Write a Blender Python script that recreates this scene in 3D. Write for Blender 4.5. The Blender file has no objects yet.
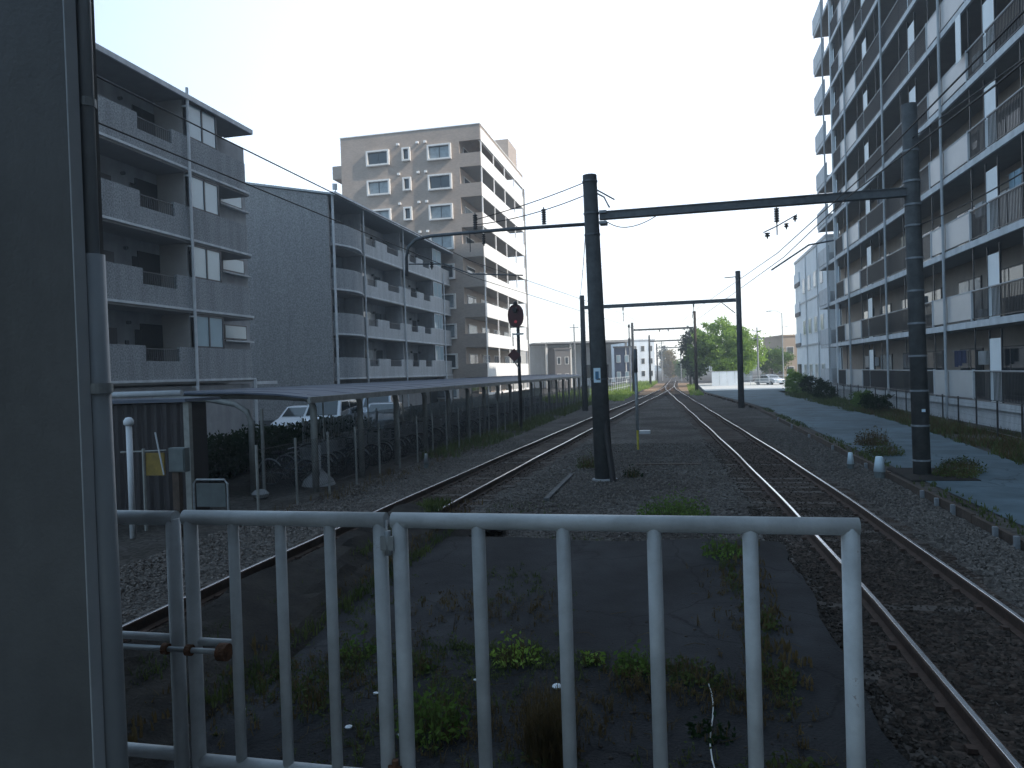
import bpy, math, random
from mathutils import Vector, Matrix
random.seed(7)
R = math.radians
scene = bpy.context.scene
COL = scene.collection

# ------------------------------------------------------------------ mesh builder
class MB:
    def __init__(s): s.v = []; s.f = []; s.smooth = False
    def box(s, x0, x1, y0, y1, z0, z1):
        n = len(s.v)
        s.v += [(x0,y0,z0),(x1,y0,z0),(x1,y1,z0),(x0,y1,z0),(x0,y0,z1),(x1,y0,z1),(x1,y1,z1),(x0,y1,z1)]
        s.f += [(n,n+3,n+2,n+1),(n+4,n+5,n+6,n+7),(n,n+1,n+5,n+4),(n+1,n+2,n+6,n+5),(n+2,n+3,n+7,n+6),(n+3,n,n+4,n+7)]
        return s
    def tube(s, pts, r, n=10, r2=None, cap=True):
        pts = [Vector(p) for p in pts]; m = len(pts); rings = []
        for i, p in enumerate(pts):
            a = pts[max(i-1,0)]; b = pts[min(i+1,m-1)]
            d = (b-a).normalized()
            up = Vector((0,0,1)) if abs(d.z) < .9 else Vector((0,1,0))
            u = d.cross(up).normalized(); w = u.cross(d).normalized()
            rr = r if r2 is None else r + (r2-r)*i/(m-1)
            k = len(s.v); rings.append(k)
            for j in range(n):
                t = 2*math.pi*j/n
                s.v.append(tuple(p + u*(rr*math.cos(t)) + w*(rr*math.sin(t))))
        for i in range(m-1):
            a, b = rings[i], rings[i+1]
            for j in range(n):
                s.f.append((a+j, a+(j+1)%n, b+(j+1)%n, b+j))
        if cap:
            s.f.append(tuple(rings[0]+j for j in reversed(range(n))))
            s.f.append(tuple(rings[-1]+j for j in range(n)))
        return s
    def lathe(s, c, prof, n=16):
        rings = []
        for r, z in prof:
            k = len(s.v); rings.append(k)
            for j in range(n):
                t = 2*math.pi*j/n
                s.v.append((c[0]+r*math.cos(t), c[1]+r*math.sin(t), c[2]+z))
        for a, b in zip(rings, rings[1:]):
            for j in range(n): s.f.append((a+j, a+(j+1)%n, b+(j+1)%n, b+j))
        s.f.append(tuple(rings[0]+j for j in reversed(range(n))))
        s.f.append(tuple(rings[-1]+j for j in range(n)))
        return s
    def prism(s, poly, axis, a, b):
        """extrude a 2d polygon along axis 'x','y','z' from a to b"""
        def P(u, v, w):
            return {'x': (w,u,v), 'y': (u,w,v), 'z': (u,v,w)}[axis]
        n = len(s.v); m = len(poly)
        s.v += [P(u,v,a) for u,v in poly] + [P(u,v,b) for u,v in poly]
        s.f.append(tuple(range(n+m-1, n-1, -1))); s.f.append(tuple(range(n+m, n+2*m)))
        for i in range(m):
            j = (i+1) % m
            s.f.append((n+i, n+j, n+m+j, n+m+i))
        return s
    def quad(s, a, b, c, d):
        n = len(s.v); s.v += [a,b,c,d]; s.f.append((n,n+1,n+2,n+3)); return s
    def build(s, name, mat, parent=None, smooth=False, bevel=0):
        off = Vector((0,0,0))
        p = parent
        while p is not None:
            off += p.location; p = p.parent
        me = bpy.data.meshes.new(name)
        me.from_pydata([(x-off.x, y-off.y, z-off.z) for x,y,z in s.v], [], s.f)
        me.materials.append(mat)
        if smooth:
            for q in me.polygons: q.use_smooth = len(q.vertices) <= 4
        me.update()
        o = bpy.data.objects.new(name, me); COL.objects.link(o)
        if parent is not None: o.parent = parent
        if bevel:
            b = o.modifiers.new('bevel', 'BEVEL'); b.width = bevel; b.segments = 2; b.limit_method = 'ANGLE'
        return o

def tag(o, label, cat, group=None, kind=None):
    o['label'] = label; o['category'] = cat
    if group: o['group'] = group
    if kind: o['kind'] = kind
    return o
def thing(name, loc, label, cat, group=None):
    o = bpy.data.objects.new(name, None); COL.objects.link(o); o.location = loc
    o.empty_display_size = .3
    return tag(o, label, cat, group)
def struct(o, kind='structure'):
    o['kind'] = kind; return o
def children(o): return [c for c in bpy.data.objects if c.parent == o]
def copy_tree(o, parent=None):
    c = o.copy(); COL.objects.link(c)
    if parent is not None: c.parent = parent
    for ch in children(o): copy_tree(ch, c)
    return c

# ------------------------------------------------------------------ materials
def mat(name, col, rough=.8, var=.25, scale=3., bump=.15, bscale=None, metal=0., col2=None, stain=0., spec=.4, streak=0.):
    m = bpy.data.materials.new(name); m.use_nodes = True
    nt = m.node_tree; N = nt.nodes; L = nt.links
    b = N['Principled BSDF']
    b.inputs['Roughness'].default_value = rough; b.inputs['Metallic'].default_value = metal
    b.inputs['Specular IOR Level'].default_value = spec
    tc = N.new('ShaderNodeTexCoord')
    n1 = N.new('ShaderNodeTexNoise'); n1.inputs['Scale'].default_value = scale; n1.inputs['Detail'].default_value = 8; n1.inputs['Roughness'].default_value = .65
    L.new(tc.outputs['Object'], n1.inputs['Vector'])
    r = N.new('ShaderNodeValToRGB'); L.new(n1.outputs['Fac'], r.inputs['Fac'])
    c2 = col2 if col2 else tuple(c*(1-var) for c in col)
    c1 = col if col2 else tuple(min(1, c*(1+var*.6)) for c in col)
    r.color_ramp.elements[0].position = .33; r.color_ramp.elements[0].color = (*c2, 1)
    r.color_ramp.elements[1].position = .67; r.color_ramp.elements[1].color = (*c1, 1)
    out = r.outputs['Color']
    if stain or streak:
        mp = N.new('ShaderNodeMapping'); L.new(tc.outputs['Object'], mp.inputs['Vector'])
        mp.inputs['Scale'].default_value = (1,1,.12) if streak else (1,1,1)
        n2 = N.new('ShaderNodeTexNoise'); n2.inputs['Scale'].default_value = 2.2 if streak else .45; n2.inputs['Detail'].default_value = 6
        L.new(mp.outputs['Vector'], n2.inputs['Vector'])
        r2 = N.new('ShaderNodeValToRGB'); L.new(n2.outputs['Fac'], r2.inputs['Fac'])
        k = 1-max(stain, streak)
        r2.color_ramp.elements[0].position = .38; r2.color_ramp.elements[0].color = (k,k,k,1)
        r2.color_ramp.elements[1].position = .6; r2.color_ramp.elements[1].color = (1,1,1,1)
        mx = N.new('ShaderNodeMixRGB'); mx.blend_type = 'MULTIPLY'; mx.inputs['Fac'].default_value = 1
        L.new(out, mx.inputs['Color1']); L.new(r2.outputs['Color'], mx.inputs['Color2']); out = mx.outputs['Color']
    L.new(out, b.inputs['Base Color'])
    if bump:
        n3 = N.new('ShaderNodeTexNoise'); n3.inputs['Scale'].default_value = bscale or scale*4; n3.inputs['Detail'].default_value = 5
        L.new(tc.outputs['Object'], n3.inputs['Vector'])
        bp = N.new('ShaderNodeBump'); bp.inputs['Strength'].default_value = bump; bp.inputs['Distance'].default_value = .02
        L.new(n3.outputs['Fac'], bp.inputs['Height']); L.new(bp.outputs['Normal'], b.inputs['Normal'])
    return m

def mat_stone(name, cols, scale, bump=.9, dist=.03, big=.35):
    """voronoi-cell gravel"""
    m = bpy.data.materials.new(name); m.use_nodes = True
    nt = m.node_tree; N = nt.nodes; L = nt.links; b = N['Principled BSDF']; b.inputs['Roughness'].default_value = .95
    b.inputs['Specular IOR Level'].default_value = .15
    tc = N.new('ShaderNodeTexCoord')
    v = N.new('ShaderNodeTexVoronoi'); v.inputs['Scale'].default_value = scale; L.new(tc.outputs['Object'], v.inputs['Vector'])
    r = N.new('ShaderNodeValToRGB'); s = N.new('ShaderNodeSeparateColor'); L.new(v.outputs['Color'], s.inputs['Color']); L.new(s.outputs[0], r.inputs['Fac'])
    r.color_ramp.elements[0].color = (*cols[0],1); r.color_ramp.elements[1].color = (*cols[-1],1)
    for i, c in enumerate(cols[1:-1]):
        e = r.color_ramp.elements.new((i+1)/(len(cols)-1)); e.color = (*c,1)
    n = N.new('ShaderNodeTexNoise'); n.inputs['Scale'].default_value = big; n.inputs['Detail'].default_value = 7; L.new(tc.outputs['Object'], n.inputs['Vector'])
    r2 = N.new('ShaderNodeValToRGB'); r2.color_ramp.elements[0].position = .35; r2.color_ramp.elements[0].color = (.45,.42,.4,1); r2.color_ramp.elements[1].position = .65
    r2.color_ramp.elements[1].color = (1,1,1,1); L.new(n.outputs['Fac'], r2.inputs['Fac'])
    mx = N.new('ShaderNodeMixRGB'); mx.blend_type = 'MULTIPLY'; mx.inputs['Fac'].default_value = 1
    L.new(r.outputs['Color'], mx.inputs['Color1']); L.new(r2.outputs['Color'], mx.inputs['Color2']); L.new(mx.outputs['Color'], b.inputs['Base Color'])
    bp = N.new('ShaderNodeBump'); bp.inputs['Strength'].default_value = bump; bp.inputs['Distance'].default_value = dist; bp.invert = True
    L.new(v.outputs['Distance'], bp.inputs['Height']); L.new(bp.outputs['Normal'], b.inputs['Normal'])
    return m

def mat_tile(name, col, grout, sx, sy, rough=.6, spec=.3):
    """small wall tiles in brick pattern, seen on vertical walls of either direction"""
    m = bpy.data.materials.new(name); m.use_nodes = True
    nt = m.node_tree; N = nt.nodes; L = nt.links; b = N['Principled BSDF']; b.inputs['Roughness'].default_value = rough
    b.inputs['Specular IOR Level'].default_value = spec
    tc = N.new('ShaderNodeTexCoord'); sp = N.new('ShaderNodeSeparateXYZ'); L.new(tc.outputs['Object'], sp.inputs['Vector'])
    ad = N.new('ShaderNodeMath'); ad.operation = 'ADD'; L.new(sp.outputs['X'], ad.inputs[0]); L.new(sp.outputs['Y'], ad.inputs[1])
    cb = N.new('ShaderNodeCombineXYZ'); L.new(ad.outputs[0], cb.inputs['X']); L.new(sp.outputs['Z'], cb.inputs['Y'])
    br = N.new('ShaderNodeTexBrick'); L.new(cb.outputs['Vector'], br.inputs['Vector'])
    br.inputs['Scale'].default_value = 1; br.inputs['Brick Width'].default_value = sx; br.inputs['Row Height'].default_value = sy
    br.inputs['Mortar Size'].default_value = .008
    br.inputs['Color1'].default_value = (*[min(.9,c*1.08) for c in col],1); br.inputs['Color2'].default_value = (*[c*.88 for c in col],1); br.inputs['Mortar'].default_value = (*grout,1)
    n = N.new('ShaderNodeTexNoise'); n.inputs['Scale'].default_value = .6; n.inputs['Detail'].default_value = 8; L.new(tc.outputs['Object'], n.inputs['Vector'])
    r2 = N.new('ShaderNodeValToRGB'); r2.color_ramp.elements[0].position = .3; r2.color_ramp.elements[0].color = (.88,.88,.88,1); r2.color_ramp.elements[1].position = .65
    L.new(n.outputs['Fac'], r2.inputs['Fac'])
    mx = N.new('ShaderNodeMixRGB'); mx.blend_type = 'MULTIPLY'; mx.inputs['Fac'].default_value = 1
    L.new(br.outputs['Color'], mx.inputs['Color1']); L.new(r2.outputs['Color'], mx.inputs['Color2']); L.new(mx.outputs['Color'], b.inputs['Base Color'])
    return m

def mat_leaf(name, c1, c2, scale=1.2, trans=.35):
    m = bpy.data.materials.new(name); m.use_nodes = True
    nt = m.node_tree; N = nt.nodes; L = nt.links; N.remove(N['Principled BSDF']); out = N['Material Output']
    tc = N.new('ShaderNodeTexCoord'); n = N.new('ShaderNodeTexNoise'); n.inputs['Scale'].default_value = scale; n.inputs['Detail'].default_value = 6; n.inputs['Roughness'].default_value = .8
    L.new(tc.outputs['Object'], n.inputs['Vector'])
    r = N.new('ShaderNodeValToRGB'); r.color_ramp.elements[0].position = .35; r.color_ramp.elements[1].position = .65
    r.color_ramp.elements[0].color = (*c1,1); r.color_ramp.elements[1].color = (*c2,1); L.new(n.outputs['Fac'], r.inputs['Fac'])
    d = N.new('ShaderNodeBsdfDiffuse'); t = N.new('ShaderNodeBsdfTranslucent'); mx = N.new('ShaderNodeMixShader'); mx.inputs[0].default_value = trans
    L.new(r.outputs['Color'], d.inputs['Color']); L.new(r.outputs['Color'], t.inputs['Color'])
    L.new(d.outputs[0], mx.inputs[1]); L.new(t.outputs[0], mx.inputs[2]); L.new(mx.outputs[0], out.inputs['Surface'])
    return m

def mat_rusty(name, col, amount=.35, rust=(.16,.07,.03), scale=9):
    m = mat(name, col, .5, .22, 7, .12, 60, streak=.22)
    nt = m.node_tree; N = nt.nodes; L = nt.links; b = N['Principled BSDF']
    src = b.inputs['Base Color'].links[0].from_socket
    tc = N.new('ShaderNodeTexCoord'); n = N.new('ShaderNodeTexNoise'); n.inputs['Scale'].default_value = scale; n.inputs['Detail'].default_value = 9; n.inputs['Roughness'].default_value = .75
    L.new(tc.outputs['Object'], n.inputs['Vector'])
    r = N.new('ShaderNodeValToRGB'); r.color_ramp.elements[0].position = 1-amount; r.color_ramp.elements[1].position = min(1, 1-amount+.05); L.new(n.outputs['Fac'], r.inputs['Fac'])
    mx = N.new('ShaderNodeMixRGB'); L.new(r.outputs['Color'], mx.inputs['Fac']); L.new(src, mx.inputs['Color1']); mx.inputs['Color2'].default_value = (*rust,1)
    L.new(mx.outputs['Color'], b.inputs['Base Color'])
    return m

def mat_glow(name, col, e):
    m = mat(name, col, .3, 0, 1, 0); b = m.node_tree.nodes['Principled BSDF']
    b.inputs['Emission Color'].default_value = (*col,1); b.inputs['Emission Strength'].default_value = e; return m

M = {}
M['ground'] = mat_stone('ground_dirt', [(.05,.045,.04),(.09,.08,.07),(.13,.12,.11)], 14, .6, .02)
M['ballast'] = mat_stone('ballast_stone', [(.03,.026,.023),(.075,.066,.06),(.115,.105,.095),(.175,.165,.155)], 23, 1, .04, .5)
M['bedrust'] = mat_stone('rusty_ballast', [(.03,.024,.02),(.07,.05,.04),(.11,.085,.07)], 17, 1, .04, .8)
M['bedsun'] = mat_stone('sunlit_brown_ballast', [(.2,.12,.07),(.4,.26,.16),(.55,.4,.27)], 9, .8, .04, .4)  # brown ballast with the far sunlight put into its colour
M['stoneA'] = mat('loose_stone_light', (.15,.13,.115), .95, .6, 11, .3, spec=.1)
M['stoneB'] = mat('loose_stone_rusty', (.062,.05,.042), .95, .6, 9, .3, spec=.1)
M['soil'] = mat('dry_soil', (.052,.046,.04), .97, .5, 3.5, .9, 45, col2=(.024,.022,.021), stain=.3, spec=.1)
M['asphalt'] = mat('old_asphalt', (.046,.046,.049), .93, .5, 1.9, 1.0, 55, col2=(.020,.020,.022), stain=.5, spec=.2)
def add_cracks(m, scale, wd, dark=.35):
    nt = m.node_tree; N = nt.nodes; L = nt.links; b = N['Principled BSDF']; src = b.inputs['Base Color'].links[0].from_socket
    tc = N.new('ShaderNodeTexCoord'); n = N.new('ShaderNodeTexNoise'); n.inputs['Scale'].default_value = 1.6; n.inputs['Detail'].default_value = 6
    L.new(tc.outputs['Object'], n.inputs['Vector'])
    mx = N.new('ShaderNodeMixRGB'); mx.inputs['Fac'].default_value = .35; L.new(tc.outputs['Object'], mx.inputs['Color1']); L.new(n.outputs['Color'], mx.inputs['Color2'])
    v = N.new('ShaderNodeTexVoronoi'); v.feature = 'DISTANCE_TO_EDGE'; v.inputs['Scale'].default_value = scale; L.new(mx.outputs['Color'], v.inputs['Vector'])
    r = N.new('ShaderNodeValToRGB'); r.color_ramp.elements[0].color = (dark,dark,dark,1); r.color_ramp.elements[1].position = wd; L.new(v.outputs['Distance'], r.inputs['Fac'])
    m2 = N.new('ShaderNodeMixRGB'); m2.blend_type = 'MULTIPLY'; m2.inputs['Fac'].default_value = 1; L.new(src, m2.inputs['Color1']); L.new(r.outputs['Color'], m2.inputs['Color2'])
    L.new(m2.outputs['Color'], b.inputs['Base Color'])
add_cracks(M['asphalt'], 1.1, .012)
M['sunlit_path'] = mat('sunlit_path_paving', (.6,.58,.54), .9, .15, .6, .2, 30)  # sunlight on the far path, painted as a pale colour
M['path'] = mat('path_asphalt', (.105,.15,.175), .85, .3, 1.1, .4, 60, stain=.3, spec=.25)
add_cracks(M['path'], .45, .006, .5)
M['deck'] = mat('platform_concrete', (.2,.2,.2), .9, .3, 2, .4, 40, stain=.3)
M['rail'] = mat('rail_steel', (.78,.78,.8), .22, .2, 6, .05, metal=.85)
M['railside'] = mat('rail_rust', (.06,.035,.025), .9, .4, 8, .3)
M['sleeper'] = mat('sleeper_wood', (.085,.07,.06), .95, .5, 5, .5, stain=.4)
M['white'] = mat_rusty('white_paint', (.56,.585,.60), .345)
M['rust'] = mat('rusty_iron', (.14,.065,.035), .9, .5, 30, .5)
M['panel'] = mat('station_panel', (.135,.135,.135), .6, .22, 2.5, .12, 90, spec=.3, streak=.28, stain=.2)
M['trim'] = mat('pale_trim', (.42,.44,.46), .5, .12, 4, .05)
M['pipe'] = mat('plastic_downpipe', (.30,.32,.34), .42, .1, 5, .03, streak=.15)
M['pole'] = mat('pole_dark_concrete', (.085,.088,.09), .85, .35, 5, .4, 40, streak=.3)
M['steel'] = mat('dark_steel', (.115,.125,.135), .6, .3, 6, .1, metal=.3)
M['galv2'] = mat('band_steel', (.24,.26,.28), .55, .3, 9, .1, metal=.3)
M['galv'] = mat('galvanised', (.33,.35,.36), .5, .25, 8, .1, metal=.5)
M['insul'] = mat('insulator_ceramic', (.05,.045,.045), .3, .2, 6, 0)
M['wire'] = mat('wire', (.03,.03,.032), .6, .1, 4, 0)
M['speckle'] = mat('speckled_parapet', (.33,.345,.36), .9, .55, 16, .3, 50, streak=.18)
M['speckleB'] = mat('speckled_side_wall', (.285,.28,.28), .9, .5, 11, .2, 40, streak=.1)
M['speckle_pale'] = mat('pale_parapet', (.46,.47,.48), .9, .2, 9, .2, 40, streak=.15)  # paler speckle of the notched parapets
M['tileB'] = mat_tile('grey_wall_tile', (.20,.205,.215), (.12,.12,.13), .22, .075)
M['tileC'] = mat_tile('beige_wall_tile', (.43,.345,.285), (.36,.3,.26), .23, .07)
M['edge'] = mat('white_concrete_edge', (.62,.64,.66), .8, .12, 3, .1, streak=.15)
M['wallA'] = mat('recess_wall', (.33,.335,.345), .9, .15, 1.5, .05, streak=.15)
M['wallD'] = mat('beige_recess_wall', (.38,.33,.285), .9, .12, 1.5, .05)
M['soffit'] = mat('soffit', (.3,.29,.28), .9, .1, 1.5, .05)
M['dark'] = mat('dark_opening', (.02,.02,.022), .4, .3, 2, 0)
M['glass'] = mat('window_glass', (.03,.04,.045), .06, .2, .5, 0, spec=.8)
M['skyglass'] = mat('sky_reflection_glass', (.34,.45,.50), .12, .1, .4, 0, spec=.7)  # reflected sky painted in as a pale base colour
M['curtain'] = mat('curtained_glass', (.30,.34,.36), .25, .25, 2.5, 0, spec=.6)
M['frost'] = mat('frosted_panel', (.44,.445,.45), .35, .08, 1, 0, spec=.4)
M['partition'] = mat('partition_board', (.75,.8,.82), .5, .06, 1, 0)
M['frame'] = mat('window_frame', (.07,.07,.075), .5, .1, 3, 0)
M['wframe'] = mat('white_window_frame', (.75,.73,.7), .6, .08, 3, 0)
M['parC'] = mat('white_parapet', (.88,.86,.83), .8, .07, 1.5, .05, streak=.06)
M['barD'] = mat('dark_railing', (.035,.037,.04), .45, .15, 3, 0)
M['roofing'] = mat('shelter_roofing', (.085,.10,.135), .6, .15, 3, .05, streak=.15)
M['shpost'] = mat('shelter_post', (.27,.27,.25), .6, .2, 6, .1, streak=.2)
M['corr'] = mat('corrugated_brown', (.026,.021,.022), .6, .2, 3, .05, streak=.2)
M['green'] = mat('green_grey_box', (.12,.14,.14), .6, .2, 6, .05, streak=.2)
M['yellow'] = mat('dull_yellow', (.22,.15,.03), .7, .3, 6, .1)
M['yel2'] = mat('yellow_stake', (.5,.42,.05), .7, .3, 9, .1)
M['lampred'] = mat_glow('red_lens', (.35,.02,.03), .35)
M['blackp'] = mat('black_paint', (.025,.022,.022), .55, .2, 4, .05)
M['redpaint'] = mat('maroon_paint', (.08,.02,.02), .6, .2, 4, .05)
M['carwhite'] = mat('car_paint_white', (.75,.77,.8), .2, .03, 1, 0, spec=.6)
M['cargrey'] = mat('car_paint_silver', (.4,.43,.47), .25, .03, 1, 0, spec=.6, metal=.3)
M['tyre'] = mat('tyre', (.02,.02,.02), .8, .2, 10, .1)
M['tail'] = mat('tail_light', (.3,.02,.02), .3, .1, 3, 0)
M['bikeframe'] = mat('bike_frame', (.06,.065,.075), .4, .4, 3, 0, metal=.4)
M['bikeblue'] = mat('bike_frame_blue', (.04,.07,.12), .4, .4, 3, 0, metal=.3)
M['wood'] = mat('weathered_wood', (.085,.06,.045), .95, .4, 6, .5, stain=.3)
M['leaf'] = mat_leaf('leaf_green', (.05,.10,.022), (.17,.26,.06), 1.0, .45)
M['leafdark'] = mat_leaf('leaf_dark', (.010,.022,.010), (.028,.05,.018), 1.0)
M['leafbright'] = mat_leaf('leaf_bright', (.12,.22,.03), (.38,.52,.12), .9, .5)
M['autumn'] = mat_leaf('leaf_autumn', (.18,.11,.04), (.33,.25,.1), .9)
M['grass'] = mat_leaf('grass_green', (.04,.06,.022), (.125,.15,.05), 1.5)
M['grasslit'] = mat_leaf('grass_sunlit', (.16,.26,.05), (.36,.45,.12), .6)  # sunlight on the far grass is put into this brighter green
M['grassdry'] = mat_leaf('grass_dry', (.06,.045,.025), (.15,.11,.05), 2)
M['bark'] = mat('bark', (.07,.055,.045), .95, .5, 8, .6)
M['whitewall'] = mat('white_building_wall', (.78,.83,.87), .8, .08, .6, .05, streak=.08)
M['cream'] = mat('cream_wall', (.68,.66,.62), .8, .08, .6, .05)
M['brownwall'] = mat('brown_wall', (.4,.3,.22), .8, .1, .6, .05)
M['bluewall'] = mat('dark_blue_wall', (.06,.08,.13), .7, .1, .6, .05)
M['greywall'] = mat('grey_block_wall', (.16,.15,.145), .8, .1, .6, .05)
M['concrete'] = mat('concrete', (.32,.32,.32), .9, .2, 2, .2, streak=.2)
M['signwhite'] = mat('sign_white', (.6,.72,.8), .5, .05, 3, 0)
M['signblue'] = mat('sign_blue', (.05,.16,.28), .5, .05, 3, 0)
M['string'] = mat('pale_string', (.6,.6,.58), .8, .1, 3, 0)
M['litter'] = mat('white_litter', (.7,.72,.74), .7, .1, 20, .2)

# ------------------------------------------------------------------ camera
W_, H_, F_ = 1024, 768, 740.
yaw, pitch, roll = 12.746877821234426, -0.8320084926552258, -1.8
CZ = 2.4
cam = bpy.data.cameras.new('camera'); co = bpy.data.objects.new('camera', cam); COL.objects.link(co)
rot = Matrix.Rotation(R(yaw),4,'Z') @ Matrix.Rotation(R(90+pitch),4,'X') @ Matrix.Rotation(R(roll),4,'Z')
co.matrix_world = Matrix.Translation((0,0,CZ)) @ rot
cam.sensor_width = 36; cam.lens = 36*F_/W_; cam.clip_end = 6000; cam.clip_start = .05
scene.camera = co

# ------------------------------------------------------------------ light
SUN = Vector((1, -.2, .78)).normalized()          # towards the sun
el = math.asin(SUN.z); az = math.atan2(SUN.x, SUN.y)
w = bpy.data.worlds.new('World'); scene.world = w; w.use_nodes = True
nt = w.node_tree; bg = nt.nodes['Background']
sky = nt.nodes.new('ShaderNodeTexSky'); sky.sky_type = 'NISHITA'; sky.sun_disc = False
sky.sun_elevation = el; sky.sun_rotation = az
sky.air_density = 1.0; sky.dust_density = 1.0; sky.ozone_density = 1.0
nt.links.new(sky.outputs['Color'], bg.inputs['Color']); bg.inputs['Strength'].default_value = .15
# bright summer haze: a broad pale glow over the northern sky, fixed in world directions
tc_ = nt.nodes.new('ShaderNodeTexCoord'); dt = nt.nodes.new('ShaderNodeVectorMath'); dt.operation = 'DOT_PRODUCT'
nt.links.new(tc_.outputs['Generated'], dt.inputs[0]); dt.inputs[1].default_value = Vector((.05,.97,.12)).normalized()
mr = nt.nodes.new('ShaderNodeMapRange'); mr.interpolation_type = 'SMOOTHSTEP'; mr.inputs['From Min'].default_value = .5; mr.inputs['From Max'].default_value = 1.0
nt.links.new(dt.outputs['Value'], mr.inputs['Value'])
hc = nt.nodes.new('ShaderNodeMixRGB'); nt.links.new(mr.outputs['Result'], hc.inputs['Fac'])
hc.inputs['Color1'].default_value = (.31,.49,.66,1); hc.inputs['Color2'].default_value = (1.2,1.25,1.32,1)
bg2 = nt.nodes.new('ShaderNodeBackground'); nt.links.new(hc.outputs['Color'], bg2.inputs['Color']); bg2.inputs['Strength'].default_value = 1.0
ad_ = nt.nodes.new('ShaderNodeAddShader'); nt.links.new(bg.outputs[0], ad_.inputs[0]); nt.links.new(bg2.outputs[0], ad_.inputs[1])
nt.links.new(ad_.outputs[0], nt.nodes['World Output'].inputs['Surface'])
sl = bpy.data.lights.new('sun', 'SUN'); so = bpy.data.objects.new('sun', sl); COL.objects.link(so)
sl.energy = 5.0; sl.angle = R(.5); sl.color = (1,.95,.87)
so.rotation_euler = SUN.to_track_quat('Z','Y').to_euler(); so.location = (60,-10,50)
scene.view_settings.view_transform = 'Standard'; scene.view_settings.look = 'None'; scene.view_settings.exposure = 0

# ------------------------------------------------------------------ track geometry
def interp(tab, y):
    if y <= tab[0][0]: return tab[0][1]
    for (a,u),(b,v) in zip(tab, tab[1:]):
        if y <= b: 
            t = (y-a)/(b-a); t = t*t*(3-2*t)*.35 + t*.65
            return u+(v-u)*t
    return tab[-1][1]
LT = [(-10,-4.95),(8,-4.93),(13,-4.82),(20,-4.6),(26,-4.35),(34,-4.05),(42,-3.7),(55,-3.05),(70,-2.3),(85,-1.65),(100,-1.3),(140,-1.25),(600,-1.0)]
RT = [(-10,2.46),(8,2.44),(13,2.34),(20,2.1),(28,1.76),(36,1.38),(46,.92),(60,.25),(75,-.45),(88,-1.0),(104,-1.27)]
def rail_mesh(fn, off, y0, y1, prof, step=1.0):
    mb = MB(); y = y0; ring = None; n = len(prof)
    while y <= y1+1e-6:
        k = len(mb.v); x = fn(y)+off
        mb.v += [(x+u, y, v) for u,v in prof]
        if ring is not None:
            for j in range(n):
                mb.f.append((ring+j, k+j, k+(j+1)%n, ring+(j+1)%n))
        else: mb.f.append(tuple(k+j for j in reversed(range(n))))
        ring = k; y += step if y < 110 else 10
    mb.f.append(tuple(ring+j for j in range(n)))
    return mb
HEAD = [(-.02,-.012),(.02,-.012),(.0215,-.002),(.017,.002),(-.017,.002),(-.0215,-.002)]
WEB = [(-.062,-.15),(.062,-.15),(.062,-.138),(.009,-.12),(.009,-.045),(.033,-.036),(.034,-.008),(.026,0),(-.026,0),(-.034,-.008),(-.033,-.036),(-.009,-.045),(-.009,-.12),(-.062,-.138)]
def make_track(tab, y0, y1, label):
    fn = lambda y: interp(tab, y)
    t = thing('railway_track', (fn(5),5,0), label, 'railway track', 'tracks running away from the platform')
    for s in (-1,1):
        r_ = rail_mesh(fn, s*.566, y0, y1, WEB).build('rail', M['railside'], t)
        rail_mesh(fn, s*.566, y0, y1, HEAD).build('rail_head', M['rail'], r_)
    rest = MB(); i = 0; y = y0+.3; proto = None
    ys = []
    while y < min(y1, 150): ys.append(y); y += .61
    vis = [q for q in ys if q > 3][:98]
    for q in ys:
        x = fn(q)
        if q in vis:
            if proto is None:
                mb = MB().box(x-1.05,x+1.05,q-.1,q+.1,-.26,-.152)
                proto = mb.build('sleeper', M['sleeper'], t, bevel=.012); px, py = x, q
            else:
                c = proto.copy(); COL.objects.link(c); c.parent = t; c.location = (x-px, q-py, random.uniform(-.008,.006)); 
        else: rest.box(x-1.05,x+1.05,q-.1,q+.1,-.26,-.142)
    struct(rest.build('sleepers_beyond', M['sleeper'], t), 'stuff')
    # fastenings
    cl = MB()
    for q in vis[:70]:
        for s in (-1,1):
            for d in (-.1,.1):
                x = fn(q)+s*.566+d
                cl.box(x-.03,x+.03,q-.035,q+.035,-.143,-.11)
    struct(cl.build('rail_clips', M['railside'], t), 'stuff')
make_track(LT, -6, 600, 'left railway track beside the bicycle shelter with a rusty bed')
make_track(RT, -6, 104, 'right railway track between the asphalt island and the blue grey path')

# ------------------------------------------------------------------ ground
def sheet(name, pts, z, m):
    mb = MB(); mb.v = [(x,y,z) for x,y in pts]; mb.f = [tuple(range(len(pts)))]
    return mb.build(name, m)
g = MB(); 
g.quad((-1500,-300,-.26),(1500,-300,-.26),(1500,3000,-.26),(-1500,3000,-.26))
struct(g.build('ground', M['ground']))
def strip(name, fl, fr, y0, y1, z, m, step=2., jag=0., kind='structure', zf=None):
    mb = MB(); y = y0; k = None
    while y <= y1+1e-6:
        n = len(mb.v); a, b = fl(y), fr(y)
        a += random.uniform(-jag,jag); b += random.uniform(-jag,jag)
        mb.v += [(a,y,z),(b,y,z)]
        if k is not None: mb.f.append((k,k+1,n+1,n))
        k = n; y += step
    return struct(mb.build(name, m), kind)
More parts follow.
